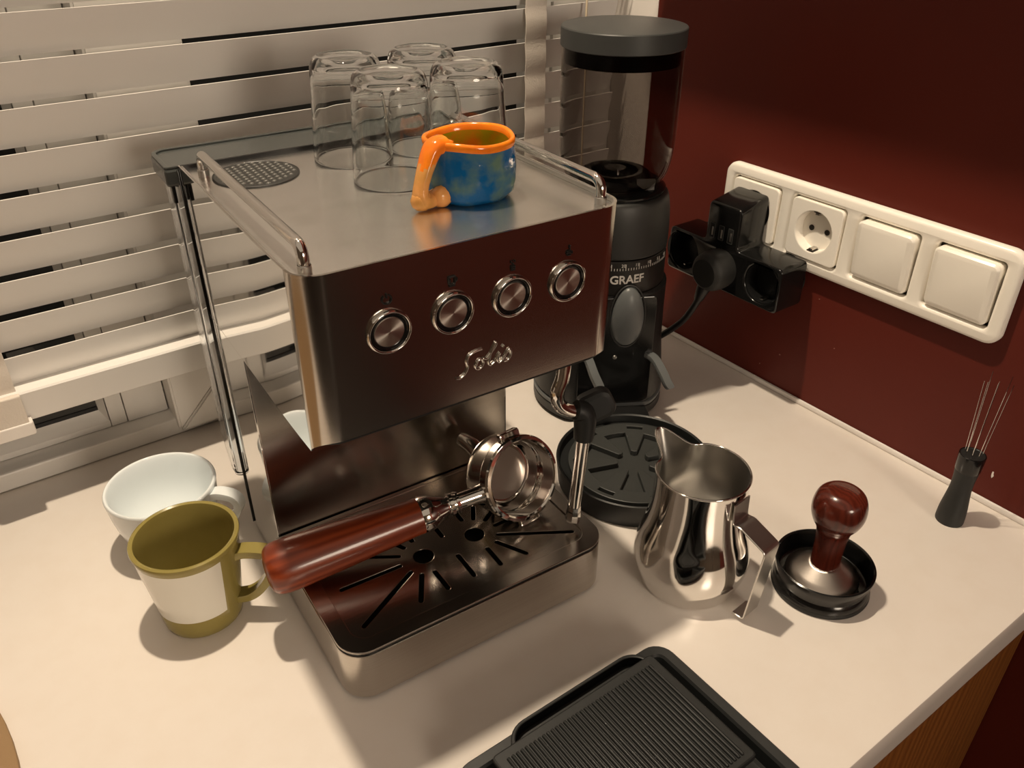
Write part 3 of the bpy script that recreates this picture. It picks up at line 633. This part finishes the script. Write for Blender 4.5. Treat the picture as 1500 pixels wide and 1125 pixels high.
# ---------------------------------------------------------------- coffee grinder
GT = math.radians(-29.5)
def grinder():
    t = thing('coffee_grinder', 'tall black coffee grinder with smoky bean hopper', 'coffee grinder', (-0.154, -0.202, 0), GT)
    # base and body (flat front)
    def ring(r, z, cx=-0.004, flat=-0.052, n=72):
        return [(cx+r*math.cos(2*PI*k/n), max(r*math.sin(2*PI*k/n), flat), z) for k in range(n)]
    loops = [ring(0.0640, 0.003), ring(0.0660, 0.005), ring(0.0660, 0.0135), ring(0.0648, 0.0145)]
    vs, fs = loft(loops); add('foot_ring', mesh('fr', vs, fs, 'charcoal', 30), t)
    vs, fs = loft([ring(0.0645, 0.0146), ring(0.0662, 0.0156), ring(0.0662, 0.0185), ring(0.0645, 0.0195)]); add('trim_ring', mesh('trm', vs, fs, 'grey_button', 30), t)
    vs, fs = loft([ring(0.0640, 0.0196), ring(0.0655, 0.022), ring(0.0640, 0.045), ring(0.0612, 0.075), ring(0.0585, 0.105, -0.002), ring(0.0565, 0.135, 0.0), ring(0.0530, 0.1375, 0.0)])
    add('body', mesh('body', vs, fs, 'black_plastic', 30), t)
    add('front_panel', rb('fp', -0.036, 0.036, 0.022, 0.136, -0.0535, -0.0515, 0.004, 0.0008, 'black_gloss', 4, plane='xz'), t)
    # collar with printed scale and lettering
    cr = 0.0532
    add('collar', lathe('collar', [(0.050, 0.1375), (0.0527, 0.1380), (cr, 0.1392), (cr, 0.1705), (0.0527, 0.1712), (0.050, 0.1716)], 'collar', 96), t)
    def wrap(x, y, z, r=cr, z0=0.0): a = -PI/2+x/r; return ((r+z)*math.cos(a), (r+z)*math.sin(a), y+z0)
    tx = text('lt', 'GRAEF', 0.0112, 0.0003, 'print_grey', lambda x, y, z: wrap(x-0.0105, y, z+0.00016, z0=0.1500), 0.98, 0.00022)
    add('lettering', tx, t, label='pale lettering on the collar')
    parts = []
    for k in range(-20, 21):
        h = 0.0060 if k % 5 == 0 else 0.0022; x = 0.0035+k*0.0026; w = 0.00028; y1 = 0.1650
        y0 = 0.1627; yt = y0+h if k % 5 == 0 else y0+h
        pts = [wrap(x-w, y0, 0.0002), wrap(x+w, y0, 0.0002), wrap(x+w, yt, 0.0002), wrap(x-w, yt, 0.0002), wrap(x-w, y0, -0.0002), wrap(x+w, y0, -0.0002), wrap(x+w, yt, -0.0002), wrap(x-w, yt, -0.0002)]
        parts.append((pts, [(0, 1, 2, 3), (7, 6, 5, 4), (0, 4, 5, 1), (1, 5, 6, 2), (2, 6, 7, 3), (3, 7, 4, 0)]))
    vs, fs = join_data(parts); add('scale_marks', mesh('sm', vs, fs, 'print_grey', 20), t, kind='stuff')
    for i, k in enumerate(range(-20, 21, 5)):
        s = str(40-5*i) if i else '40'
        tx = text('num', s, 0.0042, 0.0002, 'print_grey', lambda x, y, z, k=k: wrap(x+0.0035+k*0.0026-0.0042, y, z+0.00012, z0=0.1660)); add('scale_number', tx, t)
    add('grind_ring', lathe('gr', smooth_prof([(0.050, 0.1722), (0.0532, 0.1728), (0.0536, 0.178), (0.0534, 0.195), (0.0522, 0.210), (0.0502, 0.2195), (0.0478, 0.2225), (0.044, 0.223)], 4), 'charcoal', 96), t)
    add('throat', lathe('th', [(0, 0.2228), (0.0462, 0.2228), (0.0470, 0.226), (0.0440, 0.2285), (0.0400, 0.2290), (0.0385, 0.2265), (0, 0.2265)], 'black_gloss', 72), t)
    # hopper: smoked clear shell
    ho = smooth_prof([(0.0395, 0.2295), (0.0430, 0.2330), (0.0475, 0.2420), (0.0503, 0.2560), (0.0512, 0.2750), (0.0514, 0.300), (0.0514, 0.3440)], 4)
    hi = [(r-0.0022, z+0.0008) for r, z in ho]; hi[-1] = (ho[-1][0]-0.0022, 0.3440)
    vs, fs = lathe_data(ho+hi[::-1]+[ho[0]], 96); hop = add('hopper', mesh('hop', vs, fs, 'smoke_plastic', 40), t, label='smoky transparent bean hopper')
    add('bean_guard', lathe('bg', smooth_prof([(0.0375, 0.2290), (0.0330, 0.2360), (0.0270, 0.2395), (0.0210, 0.2390)], 3)+[(0.0200, 0.2340), (0.0120, 0.2330), (0.0100, 0.2410), (0, 0.2415)], 'black_gloss', 48), hop)
    lab = []
    add('warning_label', box('wl', 0.013, 0.029, -0.0315, -0.030, 0.2292, 0.2392, 'print_dim'), hop)
    lid = add('hopper_lid', lathe('lid', [(0, 0.3444), (0.0520, 0.3444), (0.0526, 0.3450), (0.0526, 0.3592), (0.0520, 0.3600), (0.0508, 0.3603), (0, 0.3606)], 'lid_grey', 96), t, label='flat dark grey lid')
    add('lid_seal', lathe('ls', [(0.0460, 0.3315), (0.0485, 0.3315), (0.0487, 0.3325), (0.0487, 0.3442), (0.0460, 0.3442)], 'black_gloss', 96), lid)
    # grey rocker switch
    vs, fs = lathe_data([(0, 1)]+[(math.sin(a), math.cos(a)) for a in [PI/2*k/8 for k in range(1, 9)]]+[(1.0, -0.3), (0, -0.3)], 40)
    sw = [(0.0085+x*0.0155*(1-0.10*y), -0.0535-max(z, -0.3)*0.0095*(1+0.25*y), 0.1165+y*0.0305) for x, y, z in vs]
    b = add('switch', mesh('switch', sw, fs, 'grey_button', 50), t, label='grey oval rocker switch')
    add('bezel', tube('bz', [(0.0085+0.0165*math.cos(a), -0.0540, 0.1165+0.0318*math.sin(a)) for a in [2*PI*k/40 for k in range(41)]], 0.0009, 'charcoal', 8), b)
    add('screw', lathe('screw', [(0, 0.0012), (0.0018, 0.0010), (0.0022, 0)], 'satin_steel', 16, frame_to((-0.0006, -0.0536, 0.0735), (0, -1, 0))), t)
    # two holder prongs for a portafilter
    for s, x0 in ((-1, -0.027), (1, 0.032)):
        pth = resample([(x0, -0.052, 0.0740), (x0+s*0.002+0.003, -0.060, 0.0725), (x0+0.006+s*0.003, -0.072, 0.0665), (x0+0.010+s*0.003, -0.080, 0.0580), (x0+0.012+s*0.004, -0.083, 0.0530)], 5)
        pr = add('prong', strap('pr', pth, (0.92, 0.39, 0), [0.0085]*(len(pth)-4)+[0.0085, 0.0080, 0.0070, 0.0060], 0.0048, 'grey_button', 60), t)
    # front tray with ribs
    cx, cy = 0.0, -0.146
    dy = add('catch_tray', lathe('ct', [(0, 0.0), (0.0660, 0.0), (0.0672, 0.0015), (0.0690, 0.0200), (0.0694, 0.0235), (0.0682, 0.0242), (0.0668, 0.0232), (0.0655, 0.0160), (0.0560, 0.0150), (0.0545, 0.0128), (0, 0.0128)], 'tray_black', 96, Matrix.Translation((cx, cy, 0))), t, label='round black catch tray with star shaped slots')
    # raised ring with wedge shaped teeth pointing to the centre
    loop = []
    for k in range(7):
        a = 2*PI*k/7+0.42; g = 2*PI/7; r1, r2, h1, h2 = 0.0430, 0.0150, 0.0088, 0.0028
        def pt(r, da): return (cx+r*math.cos(a)-da*math.sin(a), cy+r*math.sin(a)+da*math.cos(a))
        loop += [pt(r1, -h1), pt(r2, -h2), pt(r2-0.0010, 0), pt(r2, h2), pt(r1, h1)]
        a0 = a+math.asin(h1/r1)+0.06; a1 = a+g-math.asin(h1/r1)-0.06
        loop += [(cx+(r1+0.0006)*math.cos(a0+(a1-a0)*i/4), cy+(r1+0.0006)*math.sin(a0+(a1-a0)*i/4)) for i in range(5)]
    holes = [loop]
    for k in range(7):
        a = 2*PI*k/7+0.42; arc = [(cx+0.0540*math.cos(a+d), cy+0.0540*math.sin(a+d)) for d in [-0.14+0.28*i/5 for i in range(6)]]+[(cx+0.0500*math.cos(a+d), cy+0.0500*math.sin(a+d)) for d in [0.14-0.28*i/5 for i in range(6)]]
        holes.append(arc)
    add('slotted_disc', plate('sd', [circle(cx, cy, 0.0585, 72)]+holes, 0.0148, 0.0200, 0.0006, 'dark_grey'), dy)
    add('inner_floor', lathe('if', [(0, 0.0129), (0.0540, 0.0129), (0.0540, 0.0146), (0, 0.0146)], 'dark_grey', 72, Matrix.Translation((cx, cy, 0))), dy)
    vs, fs = loft([[(x, y, 0.0) for x, y in rrect(-0.034, 0.034, -0.092, -0.050, 0.003)], [(x, y, 0.0155) for x, y in rrect(-0.034, 0.034, -0.092, -0.050, 0.003)]]); add('tray_support', mesh('ts', vs, fs, 'black_plastic', 30), t)
    return t
grinder()

# ---------------------------------------------------------------- milk pitcher
def pitcher():
    t = thing('milk_pitcher', 'polished steel milk pitcher with strap handle and pointed spout', 'pitcher', (-0.2742, -0.444, 0))
    outp = smooth_prof([(0.0340, 0.0), (0.0368, 0.0015), (0.0392, 0.0080), (0.0428, 0.0200), (0.0432, 0.0300), (0.0408, 0.0430), (0.0372, 0.0560), (0.0348, 0.0700), (0.0338, 0.0850), (0.0337, 0.1034)], 5)
    hp = outp
    seg = 120; rows_o = []; sa = math.radians(86)
    def sp(x, y, z, r):
        a = math.atan2(y, x); d = (a-sa+PI) % (2*PI)-PI; k = max(0, (z-0.052)/0.0514)
        g = math.exp(-(d/0.24)**2)*k**1.6; pinch = math.exp(-((abs(d)-0.52)/0.20)**2)*k**1.8
        f = 1+0.50*g-0.075*pinch
        return (x*f, y*f, z+0.0075*math.exp(-(d/0.26)**2)*k**2)
    vs, fs = lathe_data([(0, 0.0012)]+outp, seg); vo = [sp(x, y, z, 0) for x, y, z in vs]
    inn = [(max(r-0.0009, 0), z) for r, z in outp]; inn[0] = (0.030, 0.0022)
    inn = [(0, 0.0022)]+inn[2:]; vs2, fs2 = lathe_data(inn, seg); vi = [sp(x, y, z, 0) for x, y, z in vs2]
    vs_, fs_ = join_data([(vo, fs), (vi, fs2)]); no = len(vo); n2 = len(vi)
    for k in range(seg): fs_.append((no-seg+k, no-seg+(k+1) % seg, no+n2-seg+(k+1) % seg, no+n2-seg+k))
    mi = [0]*len(fs)+[1]*len(fs2)+[0]*seg
    add('body', mesh('pb', vs_, fs_, ('chrome', 'satin_steel'), 50, mi), t)
    # rolled rim
    rim = [Vector(v) for v in vo[-seg:]]; vs, fs = tube_data(rim+[rim[0]], 0.0008, 8); add('rim', mesh('rim', vs, fs, 'chrome', 60), t)
    d = Vector((0.10, -1, 0)).normalized(); sd = Vector((-d.y, d.x, 0))
    P = bend([d*0.0342+Vector((0, 0, 0.0945)), d*0.0350+Vector((0, 0, 0.0795)), d*0.0400+Vector((0, 0, 0.0790)), d*0.0635+Vector((0, 0, 0.0700)), d*0.0580+Vector((0, 0, 0.0035)), d*0.0490+Vector((0, 0, 0.0045))], 0.0032, 5)
    P = bend([d*0.0343+Vector((0, 0, 0.0970)), d*0.0352+Vector((0, 0, 0.0800)), d*0.0410+Vector((0, 0, 0.0815)), d*0.0630+Vector((0, 0, 0.0725)), d*0.0570+Vector((0, 0, 0.0040)), d*0.0480+Vector((0, 0, 0.0040))], 0.0028, 5)
    n = len(P); add('handle', strap('ph', P, sd, [0.0178]*n, 0.0013, 'satin_steel', 25), t)
pitcher()

# ---------------------------------------------------------------- tamper, its stand, needle tool
def tamper():
    t = thing('tamper_stand', 'round black stand that holds the tamper', 'stand', (-0.1985, -0.5105, 0))
    add('body', lathe('ts', [(0, 0.0), (0.0340, 0.0), (0.0358, 0.0012), (0.0362, 0.0050), (0.0352, 0.0085), (0.0338, 0.0105), (0.0340, 0.0130), (0.0358, 0.0180), (0.0366, 0.0225), (0.0366, 0.0240), (0.0355, 0.0246), (0.0345, 0.0238), (0.0340, 0.0180), (0.0325, 0.0085), (0.0300, 0.0072), (0, 0.0072)], 'black_gloss', 96), t)
    add('foot_pad', lathe('fp', [(0.030, 0.0), (0.0360, 0.0003), (0.0366, 0.0020), (0.0362, 0.0040)], 'matte_black', 96), t)
    t = thing('tamper', 'coffee tamper with dark red wooden knob resting in its stand', 'tamper', (-0.2005, -0.5112, 0.0073))
    add('base', lathe('tb', [(0, 0), (0.0266, 0), (0.0272, 0.0006), (0.0272, 0.0070), (0.0266, 0.0082), (0.0200, 0.0120), (0.0125, 0.0175), (0.0108, 0.0185), (0, 0.0185)], 'spun_steel', 96), t, label='spun steel base')
    kn = smooth_prof([(0.0106, 0.0185), (0.0106, 0.0300), (0.0112, 0.0430), (0.0130, 0.0530), (0.0168, 0.0600), (0.0190, 0.0675), (0.0188, 0.0755), (0.0165, 0.0825), (0.0115, 0.0868), (0.006, 0.0882)], 5)
    add('handle', lathe('th', [(0, 0.0184)]+kn+[(0, 0.0885)], 'dark_wood', 64), t, label='dark red wooden knob handle')
tamper()
def needle_tool():
    t = thing('needle_distribution_tool', 'small black needle tool with thin upright wires by the red wall', 'needle tool', (-0.0452, -0.5282, 0))
    add('handle', lathe('nh', smooth_prof([(0.0104, 0.0), (0.0112, 0.0010), (0.0108, 0.0120), (0.0092, 0.0260), (0.0084, 0.0350), (0.0086, 0.0460), (0.0096, 0.0560), (0.0101, 0.0660)], 4)+[(0.0101, 0.0684), (0.0094, 0.0690), (0.0086, 0.0684), (0, 0.0684)], 'matte_black', 48), t)
    add('cap', lathe('nc', [(0.0088, 0.0520), (0.0098, 0.0545), (0.01025, 0.0660), (0.01022, 0.0688), (0.0096, 0.0692), (0.0092, 0.0690)], 'black_gloss', 48), t)
    for k in range(8):
        a = 2*PI*k/8+0.3; r0, r1 = (0.0062, 0.0085) if k else (0, 0)
        p0 = Vector((r0*math.cos(a), r0*math.sin(a), 0.0683)); p1 = Vector((r1*math.cos(a)*1.15, r1*math.sin(a)*1.15, 0.138+0.004*math.sin(k*2.1)))
        add('needle', tube('nd', [p0, (p0+p1)/2, p1], 0.00024, 'chrome', 6), t)
needle_tool()

# ---------------------------------------------------------------- black tray with ribbed pad in the foreground
def grill():
    t = thing('drip_pan', 'shallow black tray with raised rim at the front of the counter', 'tray', (-0.436, -0.565, 0))
    x0, x1, y0, y1 = -0.0835, 0.0885, -0.052, 0.0795
    o = lambda i: rrect(x0+i, x1-i, y0+i, y1-i, max(0.014-i, 0.001), 6)
    L = lambda i, z: [(x, y, z) for x, y in o(i)]
    vs, fs = loft([L(0.010, 0.0), L(0.006, 0.0005), L(0.0005, 0.0125), L(0.0, 0.0150), L(0.0010, 0.0160), L(0.0070, 0.0155), L(0.0085, 0.0140), L(0.0100, 0.0050), L(0.0120, 0.0035)])
    add('pan', mesh('pan', vs, fs, 'tray_black', 30), t)
    # raised oval collar towards the back
    add('collar', plate('oc', [rrect(-0.047, 0.067, 0.026, 0.0790, [0.002, 0.002, 0.017, 0.017]), rrect(-0.044, 0.064, 0.029, 0.0765, [0.001, 0.001, 0.0145, 0.0145])], 0.004, 0.0240, 0.0008, 'tray_black'), t)
    t2 = thing('ribbed_pad', 'black ribbed rubber pad lying across the black tray', 'pad', (-0.436, -0.565, 0.0242))
    p0, p1, q0, q1 = -0.0620, 0.0660, -0.0235, 0.0665
    add('base', rb('pb', p0, p1, q0, q1, 0.0, 0.0050, 0.003, 0.0012, 'matte_black', 4), t2)
    n = 36; rib = tube('rib', [(0, q0+0.005, 0.0050), (0, q0+0.0062, 0.0054), (0, q1-0.0082, 0.0054), (0, q1-0.0070, 0.0050)], 0.00115, 'matte_black', 8)
    for k in range(n): add('rib', rib, t2, (p0+0.0075+(p1-p0-0.015)*k/(n-1), 0, 0))
grill()

# ---------------------------------------------------------------- switch and socket frame on the red wall
SY, SZ, PIT = -0.2508, 0.1842, 0.071
def sockets():
    t = thing('wall_socket_panel', 'cream four gang wall panel with two sockets and two light switches', 'socket', (0, SY-1.5*PIT, SZ-0.040))
    oy = 1.5*PIT; oz = 0.040
    # outlines in (y,z); thickness along -x
    yz = lambda x, y, z: (-z, x, y)
    ce = [oy-PIT*k for k in range(4)]
    e = 0.0405
    # frame with four square openings and a rounded front
    loops = [rrect(ce[3]-e, ce[0]+e, oz-e, oz+e, 0.012, 8)]+[rrect(c-0.0282, c+0.0282, oz-0.0282, oz+0.0282, 0.003, 4) for c in ce]
    add('frame', plate('fr', loops, 0.0, 0.0105, 0.0035, 'cream_plastic', swap=yz, sharp=60), t)
    add('back_plate', box('bp', -0.0015, -0.0002, ce[3]-0.035, ce[0]+0.035, oz-0.035, oz+0.035, 'cream_dark'), t)
    for c in ce[:2]:
        s = add('socket', plate('so', [rrect(c-0.0275, c+0.0275, oz-0.0275, oz+0.0275, 0.005, 6), circle(c, oz, 0.0195, 40)], 0.003, 0.0118, 0.0010, 'cream_plastic', swap=yz), t)
        vs, fs = lathe_data([(0.0194, -0.0108), (0.0190, -0.0040), (0.0186, -0.0018), (0, -0.0018)], 48)
        well = [(z, c+x, oz+y) for x, y, z in vs]; add('well', mesh('well', well, fs, 'cream_plastic', 40), s)
        for dy in (-0.0085, 0.0085):
            vs, fs = lathe_data([(0.0027, 0), (0.0027, 0.0006), (0, 0.0006)], 16); add('pin_hole', mesh('ph', [(-0.0018-z, c+dy*1.08, oz) if False else (-0.0019-z, c+dy+x, oz+y) for x, y, z in vs], fs, 'socket_hole', 40), s)
        for sg in (1, -1):
            add('earth_clip', box('ec', -0.0105, -0.0022, c-0.0022, c+0.0022, oz+sg*0.0172-0.0010, oz+sg*0.0172+0.0010, 'satin_steel', 0.0004), s)
            add('clip_slot', box('cs', -0.0108, -0.0020, c-0.0036, c+0.0036, oz+sg*0.0186-0.0004, oz+sg*0.0186+0.0004, 'socket_hole'), s)
    for c in ce[2:]:
        # rocker, slightly tipped
        def f(i): return rrect(c-0.0268+i, c+0.0268-i, oz-0.0268+i, oz+0.0268-i, max(0.0055-i, 0.001), 6)
        lp = [[(-0.003, y, z) for y, z in f(0)], [(-0.0120, y, z) for y, z in f(0.0)], [(-0.0138, y, z) for y, z in f(0.0016)], [(-0.0148, y, z) for y, z in f(0.0050)]]
        lp = [[(x-0.0028*((z-oz)/0.027)*(1 if x < -0.01 else 0)+0.0002, y, z) for x, y, z in l] for l in lp]
        vs, fs = loft(lp); add('rocker', mesh('rk', vs, fs, 'cream_plastic', 30), t)
    for c in ce:
        add('gap_line', plate('gl', [rrect(c-0.0281, c+0.0281, oz-0.0281, oz+0.0281, 0.003, 4), rrect(c-0.0270, c+0.0270, oz-0.0270, oz+0.0270, 0.004, 4)], 0.0016, 0.0030, 0.0002, 'socket_hole', swap=yz), t)
sockets()
def adapter():
    by, bz = -0.2500, 0.1110
    t = thing('power_adapter', 'black T shaped multi plug adapter with three USB ports in first socket', 'adapter', (-0.0125, by, bz))
    # local: x -> out of wall is negative
    yz = lambda x, y, z: (-z, x, y)
    r = 0.005
    yb0, yb1 = -0.0745, 0.0680
    out = []
    # T outline (y, z) with round corners
    def rc(pts, rad, n=5):
        o = []; m_ = len(pts)
        for i in range(m_):
            a, b, c = Vector(pts[i-1]), Vector(pts[i]), Vector(pts[(i+1) % m_]); d1 = (a-b).normalized(); d2 = (c-b).normalized(); q = rad
            for k in range(n+1):
                s = k/n; p = (1-s)**2*(b+d1*q)+2*s*(1-s)*b+s*s*(b+d2*q); o.append((p.x, p.y))
        return o
    T = rc([(yb0, 0.0), (yb1, 0.0), (yb1, 0.0455), (0.0210, 0.0455), (0.0210, 0.0860), (-0.0195, 0.0860), (-0.0195, 0.0455), (yb0, 0.0455)], 0.0055)
    holes = [circle(-0.0530, 0.0240, 0.0195, 40), circle(0.0480, 0.0240, 0.0195, 40)]
    hm = plate('ho', [T]+holes, 0.0, 0.0385, 0.0022, 'black_gloss', swap=yz, sharp=50)
    for v in hm.vertices:
        if v.co.z > 0.07: v.co.z += 0.0075*(1+v.co.x/0.0385)
    add('housing', hm, t)
    for cy in (-0.0530, 0.0480):
        vs, fs = lathe_data([(0.0193, -0.036), (0.0190, -0.021), (0, -0.021)], 40); s = add('socket', mesh('sk', [(z, cy+x, 0.0240+y) for x, y, z in vs], fs, 'black_plastic', 40), t)
        for sg in (1, -1):
            add('earth_clip', box('ec', -0.033, -0.0215, cy-0.0018, cy+0.0018, 0.0240+sg*0.0172-0.0009, 0.0240+sg*0.0172+0.0009, 'chrome', 0.0004), s)
        for dy in (-0.0095, 0.0095):
            vs, fs = lathe_data([(0.0026, 0), (0.0026, 0.0005), (0, 0.0005)], 12); add('pin_hole', mesh('ph', [(-0.0211-z, cy+dy*0.7+x, 0.0240+dy*0.7+y) for x, y, z in vs], fs, 'black_void', 40), s)
    add('plug_boss', lathe('boss', [(0, 0), (0.0185, 0), (0.0185, 0.0085), (0, 0.0085)], 'black_plastic', 40, frame_to((-0.0002, -0.0005, 0.0731), (1, 0, 0))), t)
    for k, dy in enumerate((0.0130, 0.0015, -0.0100)):
        p = add('usb_port', box('up', -0.0389, -0.0330, dy-0.0028, dy+0.0028, 0.0510, 0.0650, 'black_void', 0.0003), t)
        add('contact', box('uc', -0.0393, -0.0380, dy-0.0016, dy+0.0000, 0.0530, 0.0615, 'satin_steel', 0.0002), p)
        add('shield', plate('us', [rrect(dy-0.0032, dy+0.0032, 0.0505, 0.0655, 0.0008, 2), rrect(dy-0.0027, dy+0.0027, 0.0511, 0.0649, 0.0006, 2)], 0.0384, 0.0390, 0.0001, 'dark_grey', swap=yz), p)
    # plug of the grinder cable in the middle outlet
    t2 = thing('power_plug', 'round black plug with cable in the middle of the adapter', 'plug', (-0.0512, -0.2545, 0.135))
    add('body', lathe('plug', smooth_prof([(0.0190, 0.0), (0.0200, 0.006), (0.0200, 0.014), (0.0185, 0.021), (0.0140, 0.0255)], 4)+[(0, 0.0262)], 'plug_rubber', 40, frame_to((0, 0, 0), (-1, 0, 0))), t2)
    add('strain_relief', tube('sr', resample([(-0.014, 0.003, -0.010), (-0.016, 0.006, -0.022), (-0.016, 0.010, -0.034)], 5), [0.0085-0.0004*i for i in range(11)], 'black_plastic', 12), t2)
    pth = resample([(-0.016, 0.0085, -0.030), (-0.0155, 0.0150, -0.045), (-0.016, 0.0270, -0.066), (-0.020, 0.046, -0.088), (-0.028, 0.064, -0.104), (-0.044, 0.085, -0.118), (-0.062, 0.105, -0.127)], 6)
    add('cable', tube('cab', pth, 0.0034, 'black_plastic', 12), t2)
adapter()

# ---------------------------------------------------------------- chipped paint flecks, made-up disc, unseen shelf, lamp
def flecks():
    for i, (y, z, r) in enumerate(((-0.3050, 0.0420, 0.0008), (-0.3360, 0.1180, 0.0005), (-0.3630, 0.0760, 0.0006), (-0.2830, 0.0210, 0.0006), (-0.5325, 0.0300, 0.0026))):
        pts = [(r*(1+0.4*math.sin(k*2.3+i))*math.cos(2*PI*k/7)*(0.45 if i == 4 else 1), r*(1+0.4*math.cos(k*1.7+i))*math.sin(2*PI*k/7)) for k in range(7)]
        vs, fs = loft([[(-0.0004, y+a, z+b) for a, b in pts], [(0.0002, y+a, z+b) for a, b in pts]])
        o = add('paint_chip', mesh('chip', vs, fs, 'white_paint' if i == 4 else 'paint_nick', 30), bpy.data.objects['wall_right'])
flecks()
bd = add('stand_in_disc', prism('disc_brown', lambda i: [(x*(0.26-i), y*(0.26-i)) for x, y in circle(0, 0, 1, 96)], 0.0, 0.006, 0.001, 'disc_brown'), None, (-0.9855, -0.315, 0.0))  # made-up disc standing in for a shadow-coloured patch of unknown origin
tag(bd, 'plain brown stand-in disc with curved edge at the far left of the counter', 'disc')
sh = thing('shading_shelf', 'unseen dark wooden shelf placed to shade the upper red wall', 'shelf', (0, -0.55, 0.597))  # unseen shelf, sized to cast the shade line on the red wall
add('board', box('board', -0.160, -0.001, -0.75, 0.428, 0.0, 0.024, 'shelf_wood', 0.002), sh)
for y in (-0.5, 0.3): add('bracket', box('br', -0.13, -0.001, y-0.012, y+0.012, -0.012, -0.0002, 'black_plastic', 0.001), sh)

lp = thing('pendant_spot', 'small metal spotlight hanging above the coffee machine', 'lamp', (LAMP.x, LAMP.y, LAMP.z))
add('housing', lathe('lh', [(0.034, -0.012), (0.036, -0.012), (0.036, 0.075), (0.012, 0.085), (0, 0.085), (0, 0.083), (0.011, 0.083), (0.034, 0.073), (0.034, -0.012)], 'lamp_metal', 40), lp)
add('stem', lathe('st', [(0, 0.085), (0.006, 0.085), (0.006, 0.35), (0, 0.35)], 'lamp_metal', 16), lp)
ld = bpy.data.lights.new('bulb', 'POINT'); ld.energy = LAMP_W; ld.color = (1.0, 0.83, 0.62); ld.shadow_soft_size = 0.018
lo = bpy.data.objects.new('bulb', ld); C.objects.link(lo); lo.parent = lp; lo.location = (0, 0, 0.0)

# added fill light in the shape of a globe lamp, brightens the blind
gl = bpy.data.materials.new('fill_glow'); gl.use_nodes = True; MATS['fill_glow'] = gl
gb = gl.node_tree.nodes['Principled BSDF']; gb.inputs['Base Color'].default_value = (0.8, 0.78, 0.72, 1)
gb.inputs['Emission Color'].default_value = (1.0, 0.84, 0.66, 1); gb.inputs['Emission Strength'].default_value = 20.0
fl = thing('fill_lamp', 'added white globe fill lamp behind the viewer', 'lamp', (-0.55, -2.40, -0.90))
add('base', lathe('fb', [(0, 0), (0.15, 0), (0.15, 0.012), (0.02, 0.02), (0, 0.02)], 'lamp_metal', 48), fl)
add('pole', lathe('fp', [(0, 0.02), (0.010, 0.02), (0.010, 1.275), (0, 1.275)], 'lamp_metal', 20), fl)
add('globe', lathe('fg', [(0.25*math.sin(PI*k/24), 1.52-0.25*math.cos(PI*k/24)) for k in range(25)], 'fill_glow', 48), fl)
